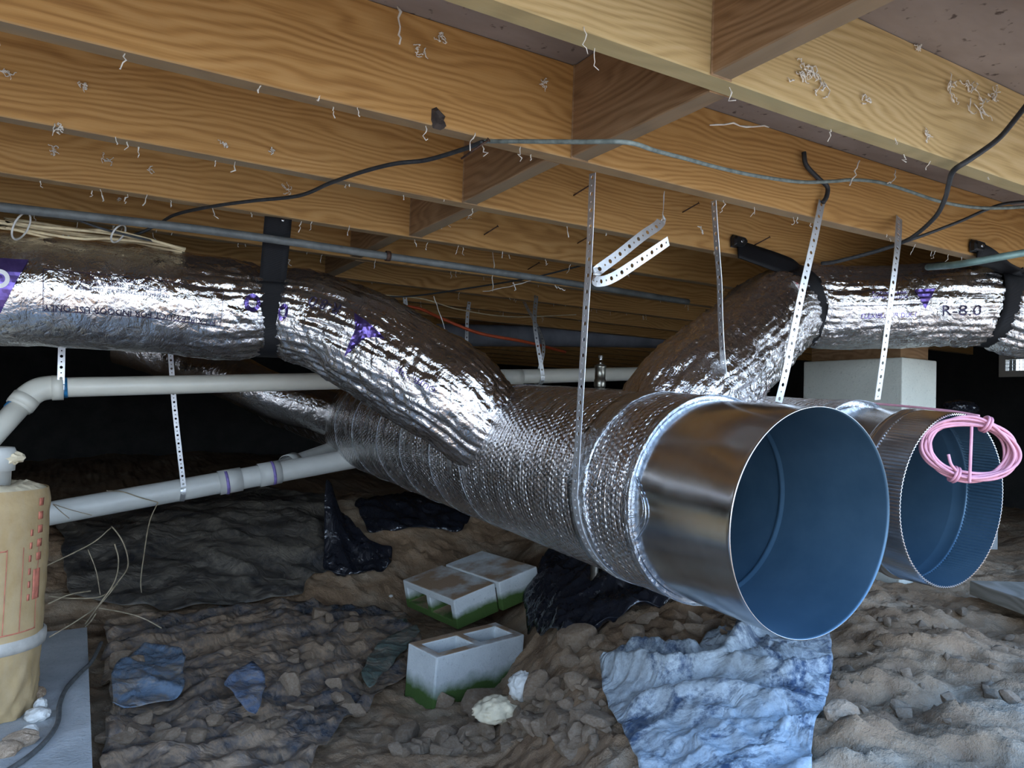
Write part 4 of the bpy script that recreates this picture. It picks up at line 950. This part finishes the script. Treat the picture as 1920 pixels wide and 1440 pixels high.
sheet('plastic_sheet', poly_px([(1165, 1265), (1300, 1275), (1350, 1225), (1430, 1190), (1500, 1186), (1550, 1205), (1558, 1245), (1566, 1290), (1562, 1340), (1550, 1395), (1530, 1450), (1500, 1800), (1260, 1800), (1190, 1500), (1150, 1410), (1125, 1350), (1118, 1310), (1135, 1280)]), TARPM,
      'dirty black plastic sheet with painted in sky blue, draped over the clay in the foreground', .035, .03, 2.4, 3., .5, 1.8, .007, edge=.006, ridge=.5,
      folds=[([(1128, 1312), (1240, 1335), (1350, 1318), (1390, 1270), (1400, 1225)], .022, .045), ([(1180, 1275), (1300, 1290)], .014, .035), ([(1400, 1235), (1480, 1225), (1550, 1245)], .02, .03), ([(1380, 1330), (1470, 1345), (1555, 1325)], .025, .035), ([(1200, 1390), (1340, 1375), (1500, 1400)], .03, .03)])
sheet('plastic_sheet', poly_px([(975, 1160), (1010, 1090), (1060, 1045), (1150, 1060), (1310, 1130), (1300, 1170), (1190, 1195), (1130, 1230), (1050, 1250), (985, 1225)]), BLACKP,
      'glossy black plastic sheet bunched under the trunk duct', .03, .09, 5., 1., .8, 2.2, .009, edge=.015, ridge=.8)
pb = poly_px([(650, 1095)])[0]
sheet('plastic_sheet', poly_px([(600, 1090), (605, 1020), (650, 1000), (690, 1040), (740, 1055), (735, 1085), (690, 1105), (640, 1105)]), BLACKP,
      'crumpled black plastic heap left of the flat blocks', .02, .07, 7., 5., .3, 2., .008, bumps=[(pb[0]-.05, pb[1]+.25, .09, .25)], edge=.015, ridge=.8)
sheet('plastic_sheet', poly_px([(190, 1190), (350, 1180), (520, 1150), (760, 1170), (800, 1260), (720, 1330), (640, 1400), (560, 1500), (200, 1500), (195, 1330)]), MUDDYP,
      'mud smeared dark plastic sheet spread over the pit floor', .02, .06, 4., 9., 2.55, 3., .010, edge=.05, ridge=.75)
sheet('plastic_sheet', poly_px([(120, 1150), (100, 1000), (250, 960), (420, 930), (620, 940), (640, 1060), (560, 1140), (340, 1170)]), GREYMUD,
      'silt covered grey plastic sheet behind the muddy sheet', .02, .06, 3.2, 12., .4, 2., .014, edge=.05, ridge=.6)
sheet('plastic_sheet', poly_px([(660, 960), (760, 935), (900, 965), (870, 1010), (780, 1010), (690, 1020)]), BLACKP, 'dark plastic scrap below the middle of the trunk duct', .015, .05, 6., 15., .4, 2., .012, edge=.03)
sheet('plastic_sheet', poly_px([(200, 1330), (260, 1265), (345, 1280), (345, 1370), (270, 1395), (205, 1400)]), plastic('blue_grey_film', (.10, .14, .19), (.20, .16, .12), .48, .62, .25, 10), 'small blue grey plastic film with two holes at lower left', .075, .03, 6., 21., .9, 2., .008, edge=.02)
sheet('plastic_sheet', poly_px([(410, 1350), (470, 1310), (500, 1330), (490, 1400), (470, 1420)]), plastic('blue_grey_film_b', (.10, .13, .19), (.20, .16, .12), .48, .62, .25, 10), 'folded blue grey plastic scrap among the mud', .085, .03, 7., 25., .4, 2., .008, edge=.02)
sheet('plastic_sheet', poly_px([(670, 1310), (700, 1250), (780, 1205), (790, 1225), (720, 1310), (690, 1340)]), plastic('green_grey_film', (.09, .12, .10), (.18, .14, .10), .45, .60, .3, 9), 'greenish translucent plastic strip beside the standing block', .06, .025, 4., 29., 2.4, 3., .008, edge=.015)

# ------------------------------------------------------------------ clay clods and stones
CL = []
for k in range(9):
    bm = bmesh.new(); bmesh.ops.create_icosphere(bm, subdivisions=3, radius=1.); P = np.array([v.co[:] for v in bm.verts]); Fc = [[v.index for v in f.verts] for f in bm.faces]; bm.free()
    r = 1+.28*fbm(P*1.3+k*5, 3, True)+.12*fbm(P*4+k, 3, True); P = P*r[:, None]
    for _ in range(11):
        nn = unit(rng.normal(size=3)); cc = rng.uniform(.5, .8); dd = P@nn-cc; P = P-np.maximum(0, dd)[:, None]*nn*.92
    P = P*(1+.05*fbm(P*6+k, 3, True))[:, None]
    CL.append(mesh_data('clay_clod', P, Fc, False)); CL[-1].materials.append(CLOD)
def clod(x, y, s, data, label, group, sink=.25, flat=.7):
    o = bpy.data.objects.new('clay_clod', data); COL.objects.link(o); o.scale = (s*random.uniform(.8, 1.25), s*random.uniform(.8, 1.2), s*flat*random.uniform(.8, 1.2))
    o.rotation_euler = (random.uniform(-.4, .4), random.uniform(-.4, .4), random.uniform(0, 6.28)); o.location = (x, y, Gs(x, y)+s*flat*(.75-sink)); return tag(o, label, 'clod', group)
big = [(1085, 1235, .075), (1130, 1300, .045), (1210, 1210, .038), (1190, 1245, .045), (900, 1345, .08), (1010, 1345, .08), (1070, 1290, .045), (830, 1340, .05), (1335, 1170, .05), (1300, 1210, .045), (1370, 1180, .04), (1280, 1240, .03), (1240, 1265, .03), (1120, 1250, .035), (900, 1375, .045), (1050, 1400, .06), (1120, 1390, .05), (760, 1390, .06), (830, 1420, .05), (985, 1410, .045), (1400, 1160, .035), (1320, 1150, .035)]
low = [(250, 1395, .06), (300, 1425, .05), (365, 1420, .05), (450, 1415, .05), (560, 1365, .075), (640, 1345, .06), (520, 1390, .06), (225, 1425, .05)]
for k, (px, py, s) in enumerate(low):
    x, y = poly_px([(px, py)])[0]; o = clod(x, y, s*.85, CL[(k*2+1) % 9], 'large pale clay lump on the muddy sheet at the bottom left', 'large lumps at the bottom left', .25, .5); o.location.z += .02
for k, (px, py, s) in enumerate(big):
    x, y = poly_px([(px, py)])[0]; clod(x, y, s*.8, CL[k % 9], 'large lump of broken clay in the rubble below the trunk mouth', 'large clay lumps', .3)
n = 0
while n < 170:
    px, py = random.uniform(730, 1420), random.uniform(1150, 1440)
    if py < 1440-(px-690)*.35 or (px > 1130 and py > 1260) or (740 < px < 1000 and py < 1310): continue
    x, y = poly_px([(px, py)])[0]; clod(x, y, random.choice((.012, .015, .02, .026, .034)), CL[n % 9], 'small crumb of clay in the rubble below the trunk mouth', 'small clay crumbs', .3); n += 1
n = 0
while n < 60:
    px, py = random.uniform(1570, 1915), random.uniform(1130, 1440); x, y = poly_px([(px, py)])[0]
    clod(x, y, random.choice((.008, .01, .014, .02)), CL[n % 9], 'small clay crumb on the bare bank at lower right', 'bank crumbs', .35); n += 1
n = 0
while n < 26:
    px, py = random.uniform(180, 720), random.uniform(1180, 1440); x, y = poly_px([(px, py)])[0]
    o = clod(x, y, random.choice((.012, .018, .026, .036)), CL[n % 9], 'clay lump lying on the muddy plastic at lower left', 'clay lumps on the muddy sheet', .0); o.location.z += .03; n += 1
for px, py, s, lb in ((1577, 1420, .032, 'pale angular stone at the foot of the sky tinted sheet'), (1852, 1135, .010, 'small white pebble beside the plank end'), (1862, 1137, .009, 'tiny white pebble touching the pebble by the plank'), (733, 1121, .009, 'small white chip on the clay left of the flat blocks'), (693, 1221, .018, 'round pale lid lying on the mud')):
    x, y = poly_px([(px, py)])[0]; lump('pebble', (x, y, Gs(x, y)+s*.35), (s, s*.8, s*.7), CLOD if s > .03 else STONE_W, lb, 'stone', seed=px*.1, amp=.2)
x, y = poly_px([(930, 1400)])[0]
o = lump('insulation_tuft', (x, y, Gs(x, y)+.05), (.055, .04, .026), FIBRE, 'tuft of cream glass fibre insulation lying on the clay', 'insulation', seed=9., amp=.5, freq=2.6, sub=4)
x, y = poly_px([(975, 1370)])[0]; lump('insulation_tuft', (x, y, Gs(x, y)+.05), (.03, .025, .03), STONE_W, 'whitish tuft leaning on the cream insulation tuft', 'insulation', seed=19., amp=.5, freq=2.6, sub=4)
x, y = poly_px([(1800, 770)])[0]
lump('plastic_bundle', at(1800, 764, Y=1.75), (.07, .05, .025), BLACKP, 'dark plastic bundle behind the wire coil beside the pier', 'plastic bundle', seed=3., amp=.4)

# dry roots and straw at the left
roots = [[(85, 1062), (170, 1020), (205, 992), (212, 990), (232, 1020), (240, 1060), (222, 1090), (190, 1130), (150, 1160), (92, 1195)], [(215, 1020), (222, 1050), (215, 1090), (185, 1135), (160, 1170)], [(185, 1140), (230, 1148), (270, 1160), (310, 1182)], [(92, 1118), (140, 1122), (190, 1118), (220, 1095)], [(90, 1132), (130, 1115), (170, 1108)], [(296, 942), (280, 980), (270, 1040), (264, 1090), (268, 1130)], [(200, 920), (230, 922), (260, 932), (296, 942)], [(180, 1150), (170, 1165), (160, 1175)], [(100, 945), (130, 955), (172, 966)], [(100, 946), (115, 960), (130, 972)], [(165, 1030), (180, 1070), (188, 1115)], [(270, 1190), (320, 1185), (372, 1180)]]
for k, pl in enumerate(roots):
    yy = 2.75 if k not in (5, 6, 8, 9) else 3.18
    tag(cable('dry_root', [at(px, py, Y=yy+.05*math.sin(i*1.3+k)) for i, (px, py) in enumerate(pl)], .0022 if k < 8 else .0016, STRAW, None, 5), 'thin dry root or straw beside the paper wrapped pipe' if k not in (5, 6, 8, 9) else 'thin dry root hooked over the lower white pipe', 'root', 'dry roots by the wrapped pipe' if k not in (5, 6, 8, 9) else 'dry roots on the lower pipe')

# ------------------------------------------------------------------ nails, bark patch, cobwebs
def nail(k, px, py, d=(.5, -.75, .45), L=.05):
    P0 = at(px, py, Y=ybk[k]); d = unit(A(*d)); e = P0+d*L
    V1, F1 = tube_geo(A(P0-d*.01, e), .0019, 7); V2, F2 = tube_geo(A(e, e+d*.0015), .0042, 8); V, Fc = join_geo([(V1, F1), (V2, F2)])
    obj('nail', V, Fc, NAIL, joist[k])
for k, px, py in ((3, 1076, 366), (4, 908, 440), (4, 1083, 456), (3, 1280, 398), (3, 1414, 460), (5, 990, 505), (2, 873, 292), (5, 820, 455)): nail(k, px, py)
bp = [(808, 203), (818, 199), (828, 210), (836, 218), (832, 228), (838, 238), (826, 244), (812, 240), (807, 225)]
Pb = np.array([at(px, py, Y=ybk[2]) for px, py in bp]); cb = Pb.mean(0); inn = cb+(Pb-cb)*.6+A(0, -.006, 0)
V = np.vstack([Pb+A(0, .001, 0), inn, (cb+A(0, -.004, 0))[None]]); n = len(bp)
Fc = [[i, (i+1) % n, n+(i+1) % n, n+i] for i in range(n)]+[[n+i, n+(i+1) % n, 2*n] for i in range(n)]
o = obj('bark_patch', V, Fc, BARK, joist[2], False); o['label'] = 'dark bark patch'
webs = []
def strand(P0, L, sway=.3, r=.0006):
    k = 7; t = np.linspace(0, 1, k)[:, None]; dr = A(random.uniform(-sway, sway), random.uniform(-sway, sway), -1); w = rng.normal(size=(k, 3))*.12*L; w[0] = 0
    webs.append(tube_geo(P0+t*L*dr+w*t, r*(1+np.abs(rng.normal(size=k))*.7), 4))
for k in range(1, 8):
    for _ in range(26): strand(A(random.uniform(-.6, 2.4), ybk[k]+random.uniform(-.002, JT), H0+.004), random.uniform(.008, .035))
def tuft(P0, r, nn=16, nrm=A(0, -1, 0)):
    for _ in range(max(4, nn//3)):
        d = rng.normal(size=3); p = P0+rng.normal(size=3)*r*.4*(1-np.abs(nrm)); L_ = [p]
        for _k in range(6):
            d = unit(d+rng.normal(size=3)*.9); d = unit(d-nrm*np.dot(d, nrm)*.9); p = p+d*r*.22; L_.append(p+nrm*.003*random.random())
        webs.append(tube_geo(np.array(L_), .0005+.0006*np.abs(rng.normal(size=7)), 4))
for px, py, k, r in ((1538, 160, 1, .02), (1500, 140, 1, .016), (1780, 165, 1, .025), (1815, 165, 1, .022), (1830, 195, 1, .03), (1520, 145, 1, .02), (1860, 175, 1, .02), (1505, 128, 1, .012), (1622, 190, 1, .01), (1740, 250, 1, .012), (1720, 90, 1, .01), (1100, 213, 2, .02), (1085, 205, 2, .014), (790, 95, 2, .012), (830, 70, 2, .012), (1020, 155, 2, .01), (200, 300, 4, .012), (540, 355, 4, .012), (100, 280, 4, .012), (16, 140, 3, .012), (112, 240, 3, .01), (155, 160, 3, .01), (223, 372, 5, .008), (420, 272, 3, .008), (1035, 405, 4, .02), (850, 400, 4, .016), (830, 412, 4, .018), (880, 405, 4, .016), (680, 438, 5, .014), (680, 445, 5, .012), (500, 300, 4, .01), (280, 318, 4, .008), (510, 285, 3, .006)):
    tuft(at(px, py, Y=ybk[k]-.003), r, 22)
for px, py, px2, py2, y in ((1612, 300, 1590, 350, 1.0), (1330, 232, 1440, 235, 1.0), (748, 15, 745, 80, 1.16), (1680, 320, 1665, 345, 1.05), (920, 450, 925, 545, 2.3), (812, 555, 835, 625, 2.4), (905, 545, 1000, 525, 2.3), (1040, 535, 1060, 545, 1.9), (962, 530, 965, 545, 2.0), (530, 470, 545, 500, 2.5), (1310, 425, 1318, 440, 1.5)):
    P = resample(A(at(px, py, Y=y), at((px+px2)/2+4, (py+py2)/2+3, Y=y), at(px2, py2, Y=y)), 9); P = P+rng.normal(size=P.shape)*.002; webs.append(tube_geo(P, .0011*(1+np.abs(rng.normal(size=9))*.6), 5))
V, Fc = join_geo(webs); tag(obj('cobweb', V, Fc, WEB), 'dusty cobweb strands hanging along the joists', 'cobweb', kind='stuff')
